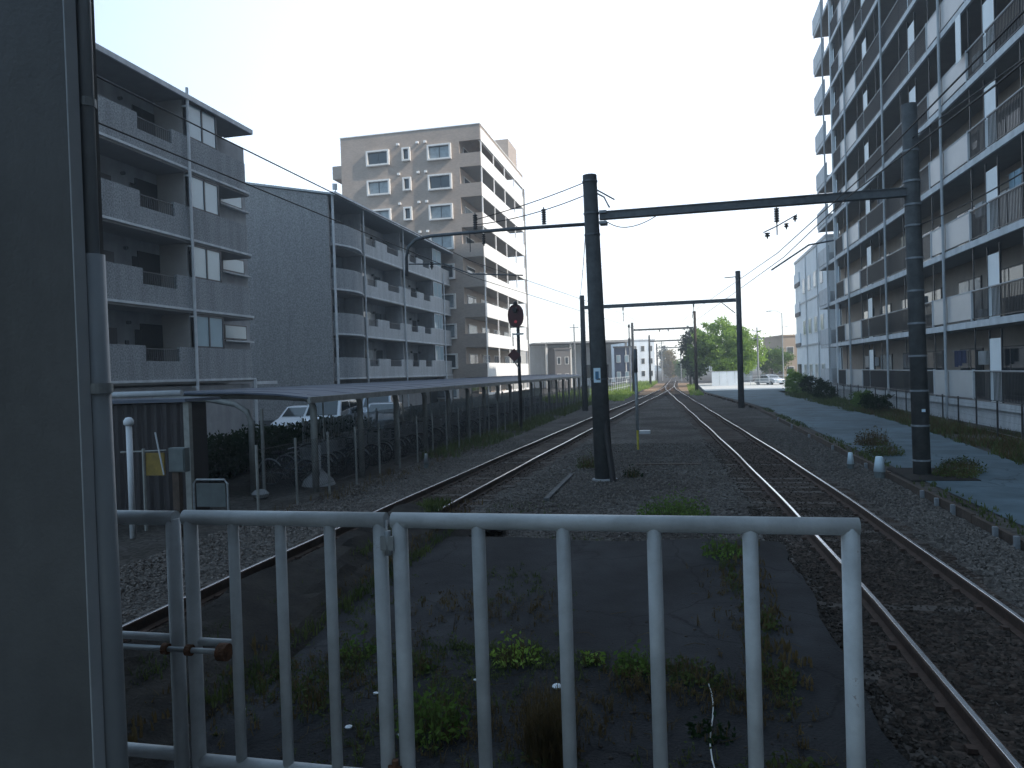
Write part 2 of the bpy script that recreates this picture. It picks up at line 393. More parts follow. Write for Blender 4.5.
# ballast: an uneven displaced sheet
bm_ = MB(); nx = 74; ys = []
y = -6
while y < 130: ys.append(y); y += (.16 if y < 22 else .6 if y < 50 else 2)
for y in ys:
    lo = -7.9 if y < 70 else -6; hi = 4.42 if y < 45 else 4.42-(y-45)*.07
    for i in range(nx):
        x = lo+(hi-lo)*i/(nx-1)
        z = -.185
        dl = abs(x-interp(LT,y)); dr = abs(x-(interp(RT,y) if y < 104 else interp(LT,y)))
        if min(dl,dr) < 1.15: z = -.165
        elif x < interp(LT,y): z = -.165-.02*min(3, dl-1.1)
        bm_.v.append((x, y, z+random.uniform(-.013,.013)))
for j in range(len(ys)-1):
    for i in range(nx-1):
        a = j*nx+i; bm_.f.append((a,a+1,a+nx+1,a+nx))
struct(bm_.build('ballast_bed', M['ballast'], smooth=True))
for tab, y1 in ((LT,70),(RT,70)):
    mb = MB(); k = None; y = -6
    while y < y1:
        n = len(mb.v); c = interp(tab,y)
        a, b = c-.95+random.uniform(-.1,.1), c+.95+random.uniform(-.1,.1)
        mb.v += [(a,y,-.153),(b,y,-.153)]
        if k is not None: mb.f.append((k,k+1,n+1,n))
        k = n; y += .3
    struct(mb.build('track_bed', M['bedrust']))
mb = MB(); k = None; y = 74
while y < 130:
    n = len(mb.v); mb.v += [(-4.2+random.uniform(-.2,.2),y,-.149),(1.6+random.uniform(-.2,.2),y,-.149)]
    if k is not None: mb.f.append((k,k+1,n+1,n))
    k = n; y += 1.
struct(mb.build('sunlit_bed', M['bedsun']))
def stones(name, m, regs, zbase, size):
    mb = MB()
    for (fx0, fx1, y0, y1, dens) in regs:
        area = (fx1(0.5*(y0+y1))-fx0(0.5*(y0+y1)))*(y1-y0)
        for _ in range(int(area*dens)):
            y = random.uniform(y0,y1); x = random.uniform(fx0(y), fx1(y))
            s = random.uniform(*size); n = len(mb.v)
            rt = Matrix.Rotation(random.uniform(0,6.3),3,(random.uniform(-1,1),random.uniform(-1,1),random.uniform(.1,1)))
            zz = zbase+random.uniform(-.01,.012)
            for cx in (-1,1):
                for cy in (-1,1):
                    for cz in (-1,1):
                        q = rt @ Vector((cx*s*random.uniform(.5,1), cy*s*random.uniform(.5,1), cz*s*random.uniform(.35,.8)))
                        mb.v.append((x+q.x, y+q.y, zz+q.z))
            mb.f += [(n,n+1,n+3,n+2),(n+4,n+6,n+7,n+5),(n,n+4,n+5,n+1),(n+2,n+3,n+7,n+6),(n,n+2,n+6,n+4),(n+1,n+5,n+7,n+3)]
    return struct(mb.build(name, m), 'stuff')
K = lambda c: (lambda y: c)
tag(stones('loose_ballast', M['stoneA'], [
    (lambda y: interp(RT,y)+.72, K(4.35), 3.5, 14, 900), (lambda y: interp(RT,y)+.72, K(4.35), 14, 30, 260),
    (K(-7.8), lambda y: interp(LT,y)-.7, 4.5, 14, 480), (K(-7.6), lambda y: interp(LT,y)-.7, 14, 28, 160),
    (lambda y: interp(LT,y)+.7, lambda y: interp(RT,y)-.7, 10.5, 26, 120)], -.178, (.012,.029)), 'loose grey stones scattered over the ballast', 'ballast')
tag(stones('rusty_stones', M['stoneB'], [
    (lambda y: interp(RT,y)-1.2, lambda y: interp(RT,y)+.75, 2, 14, 620), (lambda y: interp(RT,y)-1.1, lambda y: interp(RT,y)+.75, 14, 26, 160),
    (lambda y: interp(LT,y)-.75, lambda y: interp(LT,y)+.9, 5, 22, 160)], -.158, (.009,.022)), 'dark rusty stones between the rails', 'ballast')

# raised asphalt island between the tracks (remains of an old platform)
isl = MB(); nx = 30; ys2 = [2.3+.22*i for i in range(35)]
rng = random.Random(3)
def islz(x, y):
    z = .32 + .02*math.sin(x*1.3+y*.7) + .012*math.sin(x*3.1-y*1.9)
    if y > 9.2: z -= (y-9.2)*.35
    return z
for y in ys2:
    xl = -3.72+.07*math.sin(y*2.1)+.04*math.sin(y*5.3); xr = 1.1-.1*max(0,y-8.8)+.03*math.sin(y*3.7)+rng.uniform(-.015,.015)
    for i in range(nx):
        x = xl+(xr-xl)*i/(nx-1); z = islz(x,y)
        if i < 3: z -= (3-i)*.035
        isl.v.append((x,y,z+rng.uniform(-.003,.003)))
for j in range(len(ys2)-1):
    for i in range(nx-1):
        a = j*nx+i; isl.f.append((a,a+1,a+nx+1,a+nx))
# sides
def side(idx):
    k = len(isl.v)
    for a in idx: x,y,z = isl.v[a]; isl.v.append((x,y,-.3))
    for t in range(len(idx)-1): isl.f.append((idx[t], idx[t+1], k+t+1, k+t))
side([j*nx for j in range(len(ys2))]); side([j*nx+nx-1 for j in reversed(range(len(ys2)))]); side([(len(ys2)-1)*nx+i for i in range(nx)])
struct(isl.build('asphalt_island', M['asphalt'], smooth=False))
# earth bank along the left edge of the island
bk_ = MB(); prof_n = 9; rg = random.Random(11)
yb_ = [2.3+.18*i for i in range(60)]
for y in yb_:
    f = max(0,min(1,(12.6-y)/3.4)); f = f*f*(3-2*f)
    for i in range(prof_n):
        t = i/(prof_n-1); x = -3.78+.95*t+.05*math.sin(y*1.7+i)+.03*math.sin(y*4.1)
        h = (.70 if i else .45)*(1-.62*t**1.4)+.02*math.sin(y*3.3+i*1.3)+rg.uniform(-.012,.012)
        bk_.v.append((x, y, -.24+f*(h+.24)))
for j in range(len(yb_)-1):
    for i in range(prof_n-1):
        a = j*prof_n+i; bk_.f.append((a,a+1,a+prof_n+1,a+prof_n))
k = len(bk_.v)
for j in range(len(yb_)):
    x,y,z = bk_.v[j*prof_n]; bk_.v.append((x-.03,y,-.3))
for j in range(len(yb_)-1): bk_.f.append((j*prof_n,(j+1)*prof_n,k+j+1,k+j))
struct(bk_.build('earth_bank', M['soil']))
# concrete trough lid and timber piece on the ballast behind the island
tag(MB().box(-2.72,-2.62,14.6,18.2,-.19,-.13).build('steel_channel', M['pole']), 'rusty steel channel lying on the ballast left of the big pole', 'channel')
tag(MB().box(-1.2,.5,20.1,20.28,-.19,-.15).build('cable_trough', M['wood']), 'narrow dark strip crossing the ballast beyond the pole', 'trough')

# station platform the camera stands on
struct(MB().box(-9,.75,-14,2.12,-.26,.95).build('platform', M['deck'], bevel=.02))
# unseen canopy added behind and above the viewer to shade the foreground
cn_ = thing('shade_canopy', (-3,-6,.95), 'unseen canopy roof added over the platform to shade the foreground', 'canopy')
MB().box(-9,1.6,-14,-.3,4.25,4.4).build('canopy_roof', M['panel'], cn_)  # roof of the added, unseen shade canopy
for x,y in ((-5,-2),(.5,-7),(-5,-9)): MB().box(x-.08,x+.08,y-.08,y+.08,.95,4.249).build('column', M['panel'], cn_)
# raised path on the right
PE = [(-20,4.5),(45,4.5),(79,2.1),(100,2.2),(112,2.4)]
PF = [(-20,6.6),(8,7.0),(18,7.6),(27,8.3),(36,8.7),(66,8.9),(75,9.0),(80,26),(112,28)]
mb = MB(); k = None; y = -20
while y <= 112:
    n = len(mb.v); mb.v += [(interp(PE,y)+.35,y,-.07),(interp(PF,y),y,-.07)]
    if k is not None: mb.f.append((k,k+1,n+1,n))
    k = n; y += 2
struct(mb.build('path', M['path']))
struct(MB().quad((2.6,80,-.066),(40,80,-.066),(40,116,-.066),(2.6,116,-.066)).build('sunlit_path', M['sunlit_path']))  # pale sheet laid over the path end where sun falls
strip('path_shoulder', lambda y: interp(PE,y)+.02, lambda y: interp(PE,y)+.5, -20, 80, -.09, M['ground'], 1., .03)
# timber edging held by old concrete stubs
ed = MB(); y = 1
while y < 78:
    l = 2.4; ed.box(interp(PE,y)-.05, interp(PE,y)+.02, y, y+l-.03, -.28, -.06+random.uniform(-.015,.015)); y += l
struct(ed.build('path_edging', M['wood']))
proto = None
for i, y in enumerate([6.5,7.4,8.7,9.9,11.2,11.9,13.6,14.4,15.2,19.5,23.5,27.6,31.7,36]):
    if proto is None:
        proto = MB().box(4.36,4.43,y,y+.07,-.26,-.03).build('edging_stub', M['galv2'], bevel=.01); o = proto; y00 = y
    else:
        o = proto.copy(); COL.objects.link(o); o.location = (0,y-y00,random.uniform(-.05,.02))
    tag(o, 'short weathered concrete stub holding the timber edge of the path', 'stub post', 'stubs along the timber edge of the path')
struct(MB().quad((7.0,-20,-.1),(13,-20,-.02),(13,64,-.02),(8.3,64,-.1)).build('verge', M['ground']))
struct(MB().quad((-60,12,-.22),(-12.2,12,-.22),(-12.2,68,-.22),(-60,68,-.22)).build('car_park', M['asphalt']))

# ------------------------------------------------------------------ vegetation helpers
def blades(mb, cx, cy, z0, n, h, spread, lean=.5, wd=.012):
    for _ in range(n):
        a = random.uniform(0,6.283); r = spread*math.sqrt(random.random())
        x = cx+r*math.cos(a); y = cy+r*math.sin(a); hh = h*random.uniform(.45,1)
        b = random.uniform(0,6.283); l = hh*lean*random.random()
        ax, ay = math.cos(b)*l, math.sin(b)*l; px, py = -math.sin(b)*wd, math.cos(b)*wd
        k = len(mb.v)
        mb.v += [(x-px,y-py,z0),(x+px,y+py,z0),(x+px*.7+ax*.4,y+py*.7+ay*.4,z0+hh*.6),(x-px*.7+ax*.4,y-py*.7+ay*.4,z0+hh*.6),(x+ax,y+ay,z0+hh)]
        mb.f += [(k,k+1,k+2,k+3),(k+3,k+2,k+4)]
def leaves(mb, pts, size):
    for p in pts:
        s = size*random.uniform(.6,1.3)
        u = Vector((random.gauss(0,1),random.gauss(0,1),random.gauss(0,1))).normalized()
        w_ = u.cross(Vector((random.gauss(0,1),random.gauss(0,1),random.gauss(0,1)))).normalized()
        p = Vector(p); k = len(mb.v)
        mb.v += [tuple(p-u*s),tuple(p+w_*s*.5),tuple(p+u*s),tuple(p-w_*s*.5)]
        mb.f.append((k,k+1,k+2,k+3))
def crown_pts(c, rad, nclump, per, spread):
    out = []
    for _ in range(nclump):
        while True:
            q = Vector((random.uniform(-1,1),random.uniform(-1,1),random.uniform(-1,1)))
            if .35 < q.length < 1: break
        cc = Vector((c[0]+q.x*rad[0], c[1]+q.y*rad[1], c[2]+q.z*rad[2]))
        s = spread*random.uniform(.6,1.3)
        for _ in range(per):
            out.append((cc.x+random.gauss(0,s), cc.y+random.gauss(0,s), cc.z+random.gauss(0,s*.75)))
    return out
def weed(x, y, z, r, h, label, m='leaf', n=120, bl=30, name='weed_clump', lsize=.022):
    t = thing(name, (x,y,z), label, 'weed', 'weeds growing through the asphalt')
    mb = MB(); pts = []
    for _ in range(n):
        a = random.uniform(0,6.28); q = r*math.sqrt(random.random())
        pts.append((x+q*math.cos(a), y+q*math.sin(a), z+abs(random.gauss(0,.5))*h*(1.1-q/r*.6)+.01))
    leaves(mb, pts, lsize); mb.build('leaves', M[m], t)
    mb = MB(); blades(mb, x, y, z, bl, h, r*.8, .6, .005); mb.build('stems', M['grassdry' if m != 'leaf' else 'grass'], t)
    return t
WD = [(-1.44,4.0,.22,.34,'tall green weed clump behind the left post of the wide railing','leaf',420,60),
 (-.72,3.85,.17,.42,'tall brown grassy weed clump in the bottom middle of the railing','grassdry',120,420),
 (-1.2,5.15,.2,.2,'yellow green weed between the second and third railing bars','leafbright',180,60),
 (-.66,5.2,.09,.1,'tiny yellow green weed right of the third railing bar','leafbright',70,60),
 (-.36,5.08,.14,.19,'bushy green weed beside the fourth railing bar','leaf',220,30),
 (.02,5.1,.2,.14,'low spreading weed right of the fourth railing bar','grass',150,80),
 (.42,8.5,.26,.2,'green weed clump under the top rail at the right','leaf',300,60),
 (.6,6.2,.14,.16,'slim weed in the asphalt crack near the right post','grass',130,60),
 (.57,5.2,.17,.14,'pale weed at the foot of the fifth railing bar','grass',140,60),
 (-3.1,4.45,.2,.14,'low yellow weed seen through the short railing section','grass',160,50),
 (-2.35,4.3,.2,.18,'weed between the first gate bars near the ground','grass',170,60),
 (-2.4,5.1,.16,.12,'small weed behind the third gate bar','leaf',120,40),
 (.12,4.3,.13,.1,'small dark weed left of the pale string','leafdark',90,30),
 (-1.85,4.9,.12,.14,'weed just left of the hinge post of the gate','grass',110,40),
 (.5,3.9,.2,.1,'flat weed at the bottom right by the railing','grass',120,50)]
for x,y,r_,h,lab,m,n,bl in WD: weed(x,y,islz(x,y)-.01,r_,h,lab,m,n,bl)
# shrub-like weeds behind the island and at the far side
weed(-.15,12.9,-.18,.62,.42,'broad dark green bushy weed on the ballast right of the big pole','leaf',1300,150,lsize=.03)
weed(-2.45,19.6,-.18,.3,.4,'scrubby weed on the ballast left of the big pole','grass',300,120,lsize=.03)
weed(-1.15,17.9,-.18,.25,.3,'small weed at the foot of the big pole','leafdark',200,60,lsize=.03)
weed(5.55,23.8,-.07,.5,.55,'reddish brown weed clump on the path shoulder left of the right pole','grassdry',500,250,lsize=.035)
weed(5.2,21.3,-.07,.55,.35,'green weed mat on the path shoulder behind the white marker posts','grass',500,200,lsize=.035)
weed(5.95,17.9,-.07,.5,.3,'green weeds around the foot of the right pole','grass',500,200,lsize=.03)
weed(5.6,17.2,-.05,.45,.16,'flat green weeds in front of the right pole','grass',400,160,lsize=.03)
weed(6.3,19.0,-.07,.4,.22,'low weeds beside the right pole on the path','leafdark',300,100,lsize=.03)
# grass masses (uncountable)
def grassmass(name, spots, m, label, wd=.009):
    mb = MB()
    for (f0, f1, y0, y1, n, h, z) in spots:
        for _ in range(n):
            y = random.uniform(y0,y1); x = random.uniform(f0(y), f1(y)) if callable(f0) else random.uniform(f0,f1)
            if math.sin(x*2.3+y*1.1)+math.sin(x*.9-y*.63)+random.gauss(0,.5) < -.6: continue
            blades(mb, x, y, z, 3, h*random.uniform(.4,1.2), .06, .7, wd)
    return tag(mb.build(name, m), label, 'grass', kind='stuff')
grassmass('verge_grass', [(lambda y: interp(PF,y)-.1,K(10.2),8,40,4600,.3,-.1),(K(8.3),K(10.5),40,64,1800,.4,-.1)], M['grass'], 'wild grass on the verge between the path and the apartment fence', .014)
grassmass('dry_grass', [(lambda y: interp(PF,y),K(10.1),8,40,4600,.36,-.1),(-3.72,-3.0,3,11,700,.12,.42),(.45,.8,5,9,200,.1,.3),(-7.9,-6.9,12,60,900,.25,-.22)], M['grassdry'], 'dry brown grass along the verge and the shelter fence', .01)
grassmass('edge_grass', [(-3.72,-3.35,4,10.5,2600,.13,.5),(-3.35,-2.9,4,10,1500,.11,.36),(-4.0,-1.2,9.8,10.6,700,.16,-.1),(-1.2,.6,9.8,10.4,120,.1,-.1),(-3.8,-2.2,13,14.5,60,.1,-.2)], M['grass'], 'green grass along the left edge and far end of the asphalt island', .007)
grassmass('fence_grass', [(-8.4,-6.6,22,60,3400,.4,-.24),(4.55,4.95,10,45,600,.14,-.1)], M['grass'], 'green grass along the bicycle shelter fence', .016)
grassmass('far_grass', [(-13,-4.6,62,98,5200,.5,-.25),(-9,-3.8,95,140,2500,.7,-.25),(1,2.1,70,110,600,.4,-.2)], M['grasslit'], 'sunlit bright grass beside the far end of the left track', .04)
def tree(name, x, y, crowns, m, label, th, group, tr=.22, leaf=.16, limbs=5):
    t = thing(name, (x,y,-.2), label, 'tree', group)
    tk = MB().tube([(x,y,-.3),(x+.05,y,th*.5),(x-.05,y,th)], tr, 9, tr*.5)
    for _ in range(limbs):
        c = random.choice(crowns)[0]
        q = (c[0]+random.uniform(-1,1), c[1]+random.uniform(-1,1), c[2]+random.uniform(-.5,1.2))
        tk.tube([(x,y,th*random.uniform(.5,.9)), ((x+q[0])/2,(y+q[1])/2,(th+q[2])/2+.2), q], tr*.4, 6, .03)
    tk.build('trunk', M['bark'], t)
    for i,(c, rad, nc, per, sp) in enumerate(crowns):
        mb = MB(); leaves(mb, crown_pts(c, rad, nc, per, sp), leaf)
        mb.build('crown', M[m if isinstance(m,str) else m[i]], t)
    return t
tree('broadleaf_tree', 5.5, 104, [((5.6,104,5.7),(3.7,2.8,3.3),120,70,.34),((3.4,103,4.4),(1.8,2,2.8),40,90,.4),((8.6,104,4.4),(2.4,2.4,2.6),55,90,.42),((6.4,102.5,3.0),(3.2,1.8,1.8),45,90,.4)],
     ['leafbright','leaf','leafbright','leafbright'], 'large bright green broadleaf tree behind the second pole on the right', 4.5, None, .35, .2, 9)  # sunlight is put into the brighter leaf colour of three crowns
tree('evergreen_tree', 2.2, 112, [((2.1,112,4.4),(1.6,1.6,4.0),60,90,.4)], 'leafdark', 'dark narrow tree at the left of the large green tree', 3, None, .25, .2)
tree('small_tree', 14.2, 122, [((14.4,122,3.2),(2.8,2,1.8),50,80,.4)], 'leaf', 'small rounded tree in front of the brown building', 2.2, None, .15, .18)
tree('autumn_tree', -2.2, 210, [((-2.4,210,3.4),(1.5,2,3.8),50,60,.5)], 'autumn', 'distant brownish tree at the end of the tracks', 3, None, .2, .3)
tree('distant_tree', -4.6, 235, [((-4.6,235,6),(1.3,2,4.2),40,50,.5)], 'leafdark', 'distant dark pointed tree left of the brownish one', 4, None, .2, .3)
tree('distant_bush', .8, 190, [((1,190,2.2),(2.2,2,2.2),40,50,.5)], 'leaf', 'distant green bush right of the track end', 2, None, .15, .3)
def bush(x, y, z, rad, m, label, nc=40, per=60):
    t = thing('shrub', (x,y,z), label, 'shrub', 'shrubs by the apartment tower')
    mb = MB()
    for _ in range(6): mb.tube([(x,y,z),(x+random.uniform(-.5,.5)*rad[0],y+random.uniform(-.5,.5)*rad[1],z+rad[2]*1.2)], .02, 5, .008)
    mb.build('stems', M['bark'], t)
    mb = MB(); leaves(mb, crown_pts((x,y,z+rad[2]*.8), rad, nc, per, rad[0]*.16), .07); mb.build('leaves', M[m], t)
bush(9.8,43.5,-.1,(.6,1.0,.5),'leaf','round green shrub against the foot of the tower')
bush(9.4,38.9,-.1,(.7,.8,.6),'leafdark','dark low shrub beside the round green one')
bush(9.9,60,-.1,(.8,2.0,.9),'leafdark','tall dark shrub at the far corner of the tower',60)
bush(9.6,66,-.1,(1.0,2.0,1.0),'leaf','green shrub beyond the far corner of the tower',60)
bush(9.5,53,-.1,(.7,1.5,.7),'leafdark','low dark shrub along the tower fence')
bush(10.2,72,-.1,(.7,1.5,1.2),'leafbright','bright yellow green shrub catching the sun past the tower')

# ------------------------------------------------------------------ foreground: station corner, pipe, gate and railings
st = thing('station_wall', (-1.9,1.5,.95), 'dark grey panelled station wall at the left edge of the picture', 'wall')
MB().box(-3.4,-1.346,1.44,1.47,.95,4.3).build('wall_panel', M['panel'], st, bevel=.004)
MB().box(-1.3455,-1.342,1.436,1.47,.95,4.3).build('corner_trim', M['trim'], st)
MB().box(-3.4,-1.415,1.575,1.61,.95,4.3).build('jamb', M['panel'], st)
dp = thing('downpipe', (-1.345,1.5,.95), 'grey downpipe with a wider lower sleeve beside the station wall', 'downpipe')
MB().tube([(-1.352,1.5,2.60),(-1.346,1.5,4.3)], .0175, 20).build('upper_pipe', M['pipe'], dp, smooth=True)
MB().tube([(-1.337,1.5,.95),(-1.350,1.5,2.712)], .027, 24).build('lower_pipe', M['pipe'], dp, smooth=True)
MB().lathe((-1.349,1.5,2.395),[(.028,-.012),(.032,-.012),(.032,.012),(.028,.012)],24).build('clamp', M['galv'], dp)
MB().lathe((-1.35,1.5,3.07),[(.018,-.01),(.021,-.01),(.021,.01),(.018,.01)],20).build('clamp', M['galv'], dp)

YF = 2.0
def rail_panel(root, x0, x1, bars, ztop, zbot, rp=.022, rb=.0185, posts=(True,True)):
    tr = MB().tube([(x0-rp if posts[0] else x0,YF,ztop),(x1+rp-.002 if posts[1] else x1,YF,ztop)], .0225, 20)
    tr.build('top_rail', M['white'], root, smooth=True)
    MB().tube([(x0,YF,zbot),(x1,YF,zbot)], .02, 16).build('bottom_rail', M['white'], root, smooth=True)
    for f, x in zip(posts,(x0,x1)):
        if f: MB().tube([(x,YF,.95),(x,YF,ztop)], rp, 18).build('post', M['white'], root, smooth=True)
    for b in bars: MB().tube([(b,YF,zbot),(b,YF,ztop-.01)], rb, 16).build('bar', M['white'], root, smooth=True)
fr = thing('fixed_railing', (-.2,YF,.95), 'wide white tubular railing section with four bars right of the gate', 'railing')
rail_panel(fr, -.797, .410, [-.563,-.322,-.077,.168], 1.987, 1.232, .0225, .0195)
gt = thing('gate', (-1.15,YF,.95), 'white tubular gate with three bars and a rusty bolt', 'gate')
rail_panel(gt, -1.483, -.858, [-1.336,-1.178,-1.018], 1.987, 1.232, .021, .0165)
MB().tube([(-1.48,YF,1.603),(-1.33,YF,1.603)], .012, 12).build('latch_rail', M['white'], gt, smooth=True)
bo = MB().tube([(-1.72,YF-.035,1.588),(-1.36,YF-.035,1.588)], .0085, 12).build('bolt', M['galv'], gt, smooth=True)
for x in (-1.56,-1.478): MB().tube([(x-.009,YF-.035,1.588),(x+.009,YF-.035,1.588)], .017, 14).build('bolt_ring', M['rust'], bo)
MB().tube([(-1.375,YF-.035,1.588),(-1.345,YF-.035,1.588)], .026, 16).build('bolt_end', M['rust'], bo)
for z in (1.925,1.262):
    h = MB().tube([(-.828,YF-.018,z-.035),(-.828,YF-.018,z+.035)], .009, 12).build('hinge', M['rust'] if z < 1.5 else M['galv'], gt, smooth=True)
    MB().box(-.848,-.808,YF-.026,YF-.018,z-.02,z+.02).build('hinge_leaf', M['rust'] if z < 1.5 else M['galv'], h)
sr = thing('short_railing', (-1.65,YF,.95), 'short white railing stub between the station wall and the gate', 'railing')
MB().tube([(-1.95,YF,1.984),(-1.535,YF,1.984)], .0225, 20).build('top_rail', M['white'], sr, smooth=True)
MB().tube([(-1.545,YF,.95),(-1.545,YF,1.982)], .022, 18).build('post', M['white'], sr, smooth=True)
MB().tube([(-1.95,YF,1.245),(-1.545,YF,1.245)], .02, 16).build('bottom_rail', M['white'], sr, smooth=True)
MB().tube([(-1.95,YF,1.61),(-1.545,YF,1.61)], .012, 12).build('middle_rail', M['white'], sr, smooth=True)
# string and litter on the island
pts = [(.13+.02*math.sin(i*.9), 5.02-.17*i, islz(.1,5-.17*i)+.012) for i in range(9)]
tag(MB().tube(pts, .004, 6).build('string', M['string']), 'pale string lying on the asphalt right of the fourth railing bar', 'string')
for x,y,s,lab in [(-.83,4.72,.035,'white scrap of paper beside the third railing bar'),(-1.62,3.98,.025,'white stone low between the first railing bars'),(-1.4,4.78,.014,'tiny white pebble left of the third railing bar'),
              (-2.0,4.5,.02,'white crumb near the third gate bar'),(-1.98,4.05,.024,'white fragment near the hinge post'),(-2.75,4.15,.025,'white scrap low between the first two gate bars')]:
    mb = MB(); mb.lathe((x,y,islz(x,y)),[(s*.7,-.005),(s,.01),(s*.6,s*.6),(s*.15,s*.75)],7); tag(mb.build('litter', M['litter']), lab, 'litter')
# countless small weeds along the cracks and edges of the asphalt
def cover(name, spots, m, label, lf=.012, hh=.07):
    mb = MB()
    for x0,y0,x1,y1,n,sp in spots:
        for _ in range(n):
            t = random.random(); x = x0+(x1-x0)*t+random.gauss(0,sp); y = y0+(y1-y0)*t+random.gauss(0,sp)
            if not (-3.3 < x < 1.03 and 2.5 < y < 9.3): continue
            z = islz(x,y); h = hh*random.uniform(.3,1.3)
            blades(mb, x, y, z, random.randint(2,6), h, .025, .9, .0035)
            leaves(mb, [(x+random.gauss(0,.02), y+random.gauss(0,.02), z+random.uniform(.005,h)) for _ in range(random.randint(2,7))], lf)
    return tag(mb.build(name, M[m]), label, 'ground cover', kind='stuff')
cover('small_weeds', [(-1.9,5.3,.3,5.0,260,.12),(-1.9,3.7,-1.2,5.2,260,.2),(.4,8.9,.62,4.6,130,.05),(-3.2,4.4,-1.9,4.9,240,.22),(-3.1,7.5,-2.6,5.4,120,.15),(-1.0,3.6,.9,3.8,160,.15),(-1.4,6.5,-1.9,7.6,60,.2)], 'grass', 'low green weeds following the cracks of the asphalt')
cover('dead_weeds', [(-1.6,4.0,-.5,4.4,260,.22),(-3.2,4.0,-2.0,5.2,260,.3),(.3,8,.6,4,120,.1),(-.5,4.9,.5,4.7,160,.15),(-2.2,6.4,-1.2,6.0,120,.25)], 'grassdry', 'dead brown weeds strewn over the asphalt', .01, .09)
# broken asphalt crumbs
rr = MB()
for _ in range(420):
    x = random.choice([random.gauss(-1.2,.9), random.uniform(-3.6,1)]); y = random.gauss(4.6,.9)
    if not (-3.6<x<1.05 and 2.6<y<9): continue
    s = random.choice((.004,.006,.008,.015)); z = islz(x,y); rr.lathe((x,y,z),[(s,-.003),(s*.8,s*.5),(s*.3,s*.7)],5)
tag(rr.build('asphalt_crumbs', M['stoneB']), 'crumbs of broken stone on the asphalt', 'rubble', kind='stuff')

tw = MB()
for _ in range(170):
    x = random.uniform(-3.5,.9); y = abs(random.gauss(0,1.6))+3.1
    if y > 9: continue
    a = random.uniform(0,3.14); l = random.uniform(.04,.2); z = islz(x,y)+.006
    if x < -2.9: continue
    tw.tube([(x,y,z),(x+l*.5*math.cos(a),y+l*.5*math.sin(a),z+random.uniform(0,.02)),(x+l*math.cos(a+.3),y+l*math.sin(a+.3),z)], .002, 4)
tag(tw.build('twigs', M['grassdry']), 'dry twigs and stalks strewn over the asphalt', 'twigs', kind='stuff')
# ------------------------------------------------------------------ catenary portals
def pole(root, x, y, h, r0, r1, name='pole', z0=-.25, bands=(), lean=0):
    p = MB().tube([(x,y,z0),(x+lean,y,h)], r0, 20, r1).build(name, M['pole'], root, smooth=True)
    for z in bands:
        rr_ = r0+(r1-r0)*(z-z0)/(h-z0)
        MB().lathe((x+lean*(z-z0)/(h-z0),y,z),[(rr_+.002,-.02),(rr_+.014,-.02),(rr_+.014,.02),(rr_+.002,.02)],20).build('band', M['galv2'] if x > 4 else M['steel'], p)
    return p
M['galv2x'] = mat('band_steel', (.24,.26,.28), .55, .3, 9, .1, metal=.3)
def insulator(root, x, y, z, n=4, up=True, r=.045, tilt=0):
    mb = MB(); prof = [(.012,0)]; zz = 0; d = .055 if up else -.055
    for i in range(n): prof += [(r,zz+d*.15),(r*.95,zz+d*.5),(.02,zz+d*.6)]; zz += d
    prof.append((.012,zz+d*.5))
    if not up: prof = prof[::-1]
    mb.lathe((x,y,z), prof, 12); return mb.build('insulator', M['insul'], root, smooth=True)
Y1 = 17.5
p1 = thing('catenary_portal', (1.7,Y1,-.2), 'nearest catenary portal with a big dark pole and a left side arm', 'catenary portal', 'catenary portals over the tracks')
pole(p1, -1.80, Y1, 7.0, .215, .165, lean=-.13, bands=(2.2,5.6,6.1,6.85))
pole(p1, 5.06, Y1+.0, 7.9, .175, .15, lean=-.09, bands=(.25,1.0,1.75,2.5,3.2,3.9,4.6,5.3,5.75,6.25,6.9))
bm1 = MB().box(-1.72,4.88,Y1-.07,Y1+.07,5.96,6.10); bm1.build('beam', M['steel'], p1)
MB().box(-1.72,4.88,Y1-.1,Y1+.1,5.94,5.96).build('beam_flange', M['steel'], p1); MB().box(-1.72,4.88,Y1-.1,Y1+.1,6.10,6.12).build('beam_flange', M['steel'], p1)
MB().tube([(-1.9,Y1,5.86),(-4,Y1,5.88),(-5.9,Y1,5.86),(-6.3,Y1,5.8),(-6.5,Y1,5.62),(-6.56,Y1,5.35),(-6.56,Y1,4.9)], .042, 10).build('side_arm', M['steel'], p1, smooth=True)
MB().tube([(-4.9,Y1,5.88),(-4.9,Y1,5.4)], .012, 6).tube([(-3.6,Y1,4.75),(-4.9,Y1,4.86),(-5.6,Y1,5.15),(-6.5,Y1,5.2)], .018, 6).build('registration_arm', M['steel'], p1)
insulator(p1,-4.75,Y1,5.93,7,True,.06); insulator(p1,-3.05,Y1,5.93,7,True,.06); insulator(p1,-4.55,Y1,5.82,5,False); insulator(p1,-5.9,Y1,5.22,3,False)
insulator(p1,2.22,Y1,5.9,6,False,.06); insulator(p1,2.62,Y1+.1,5.72,2,False,.05); insulator(p1,2.0,Y1-.1,5.35,2,False,.06); insulator(p1,2.42,Y1,5.55,2,False,.05)
MB().tube([(2.22,Y1,5.92),(2.22,Y1,5.3)], .012, 6).tube([(2.1,Y1+.2,4.55),(2.9,Y1+.1,5.05),(3.4,Y1,5.1)], .02, 6).tube([(1.92,Y1-.1,5.36),(2.22,Y1,5.5),(2.66,Y1+.1,5.74)], .014, 6).build('registration_arm', M['steel'], p1)
for z in (6.1,5.85): MB().box(-1.72,-1.55,Y1-.16,Y1+.16,z-.03,z+.03).build('bracket', M['galv2'], p1)
MB().tube([(-1.76,Y1-.05,6.55),(-1.6,Y1-.05,6.45),(-1.48,Y1-.05,6.2)], .02, 6).build('bracket', M['galv2'], p1)
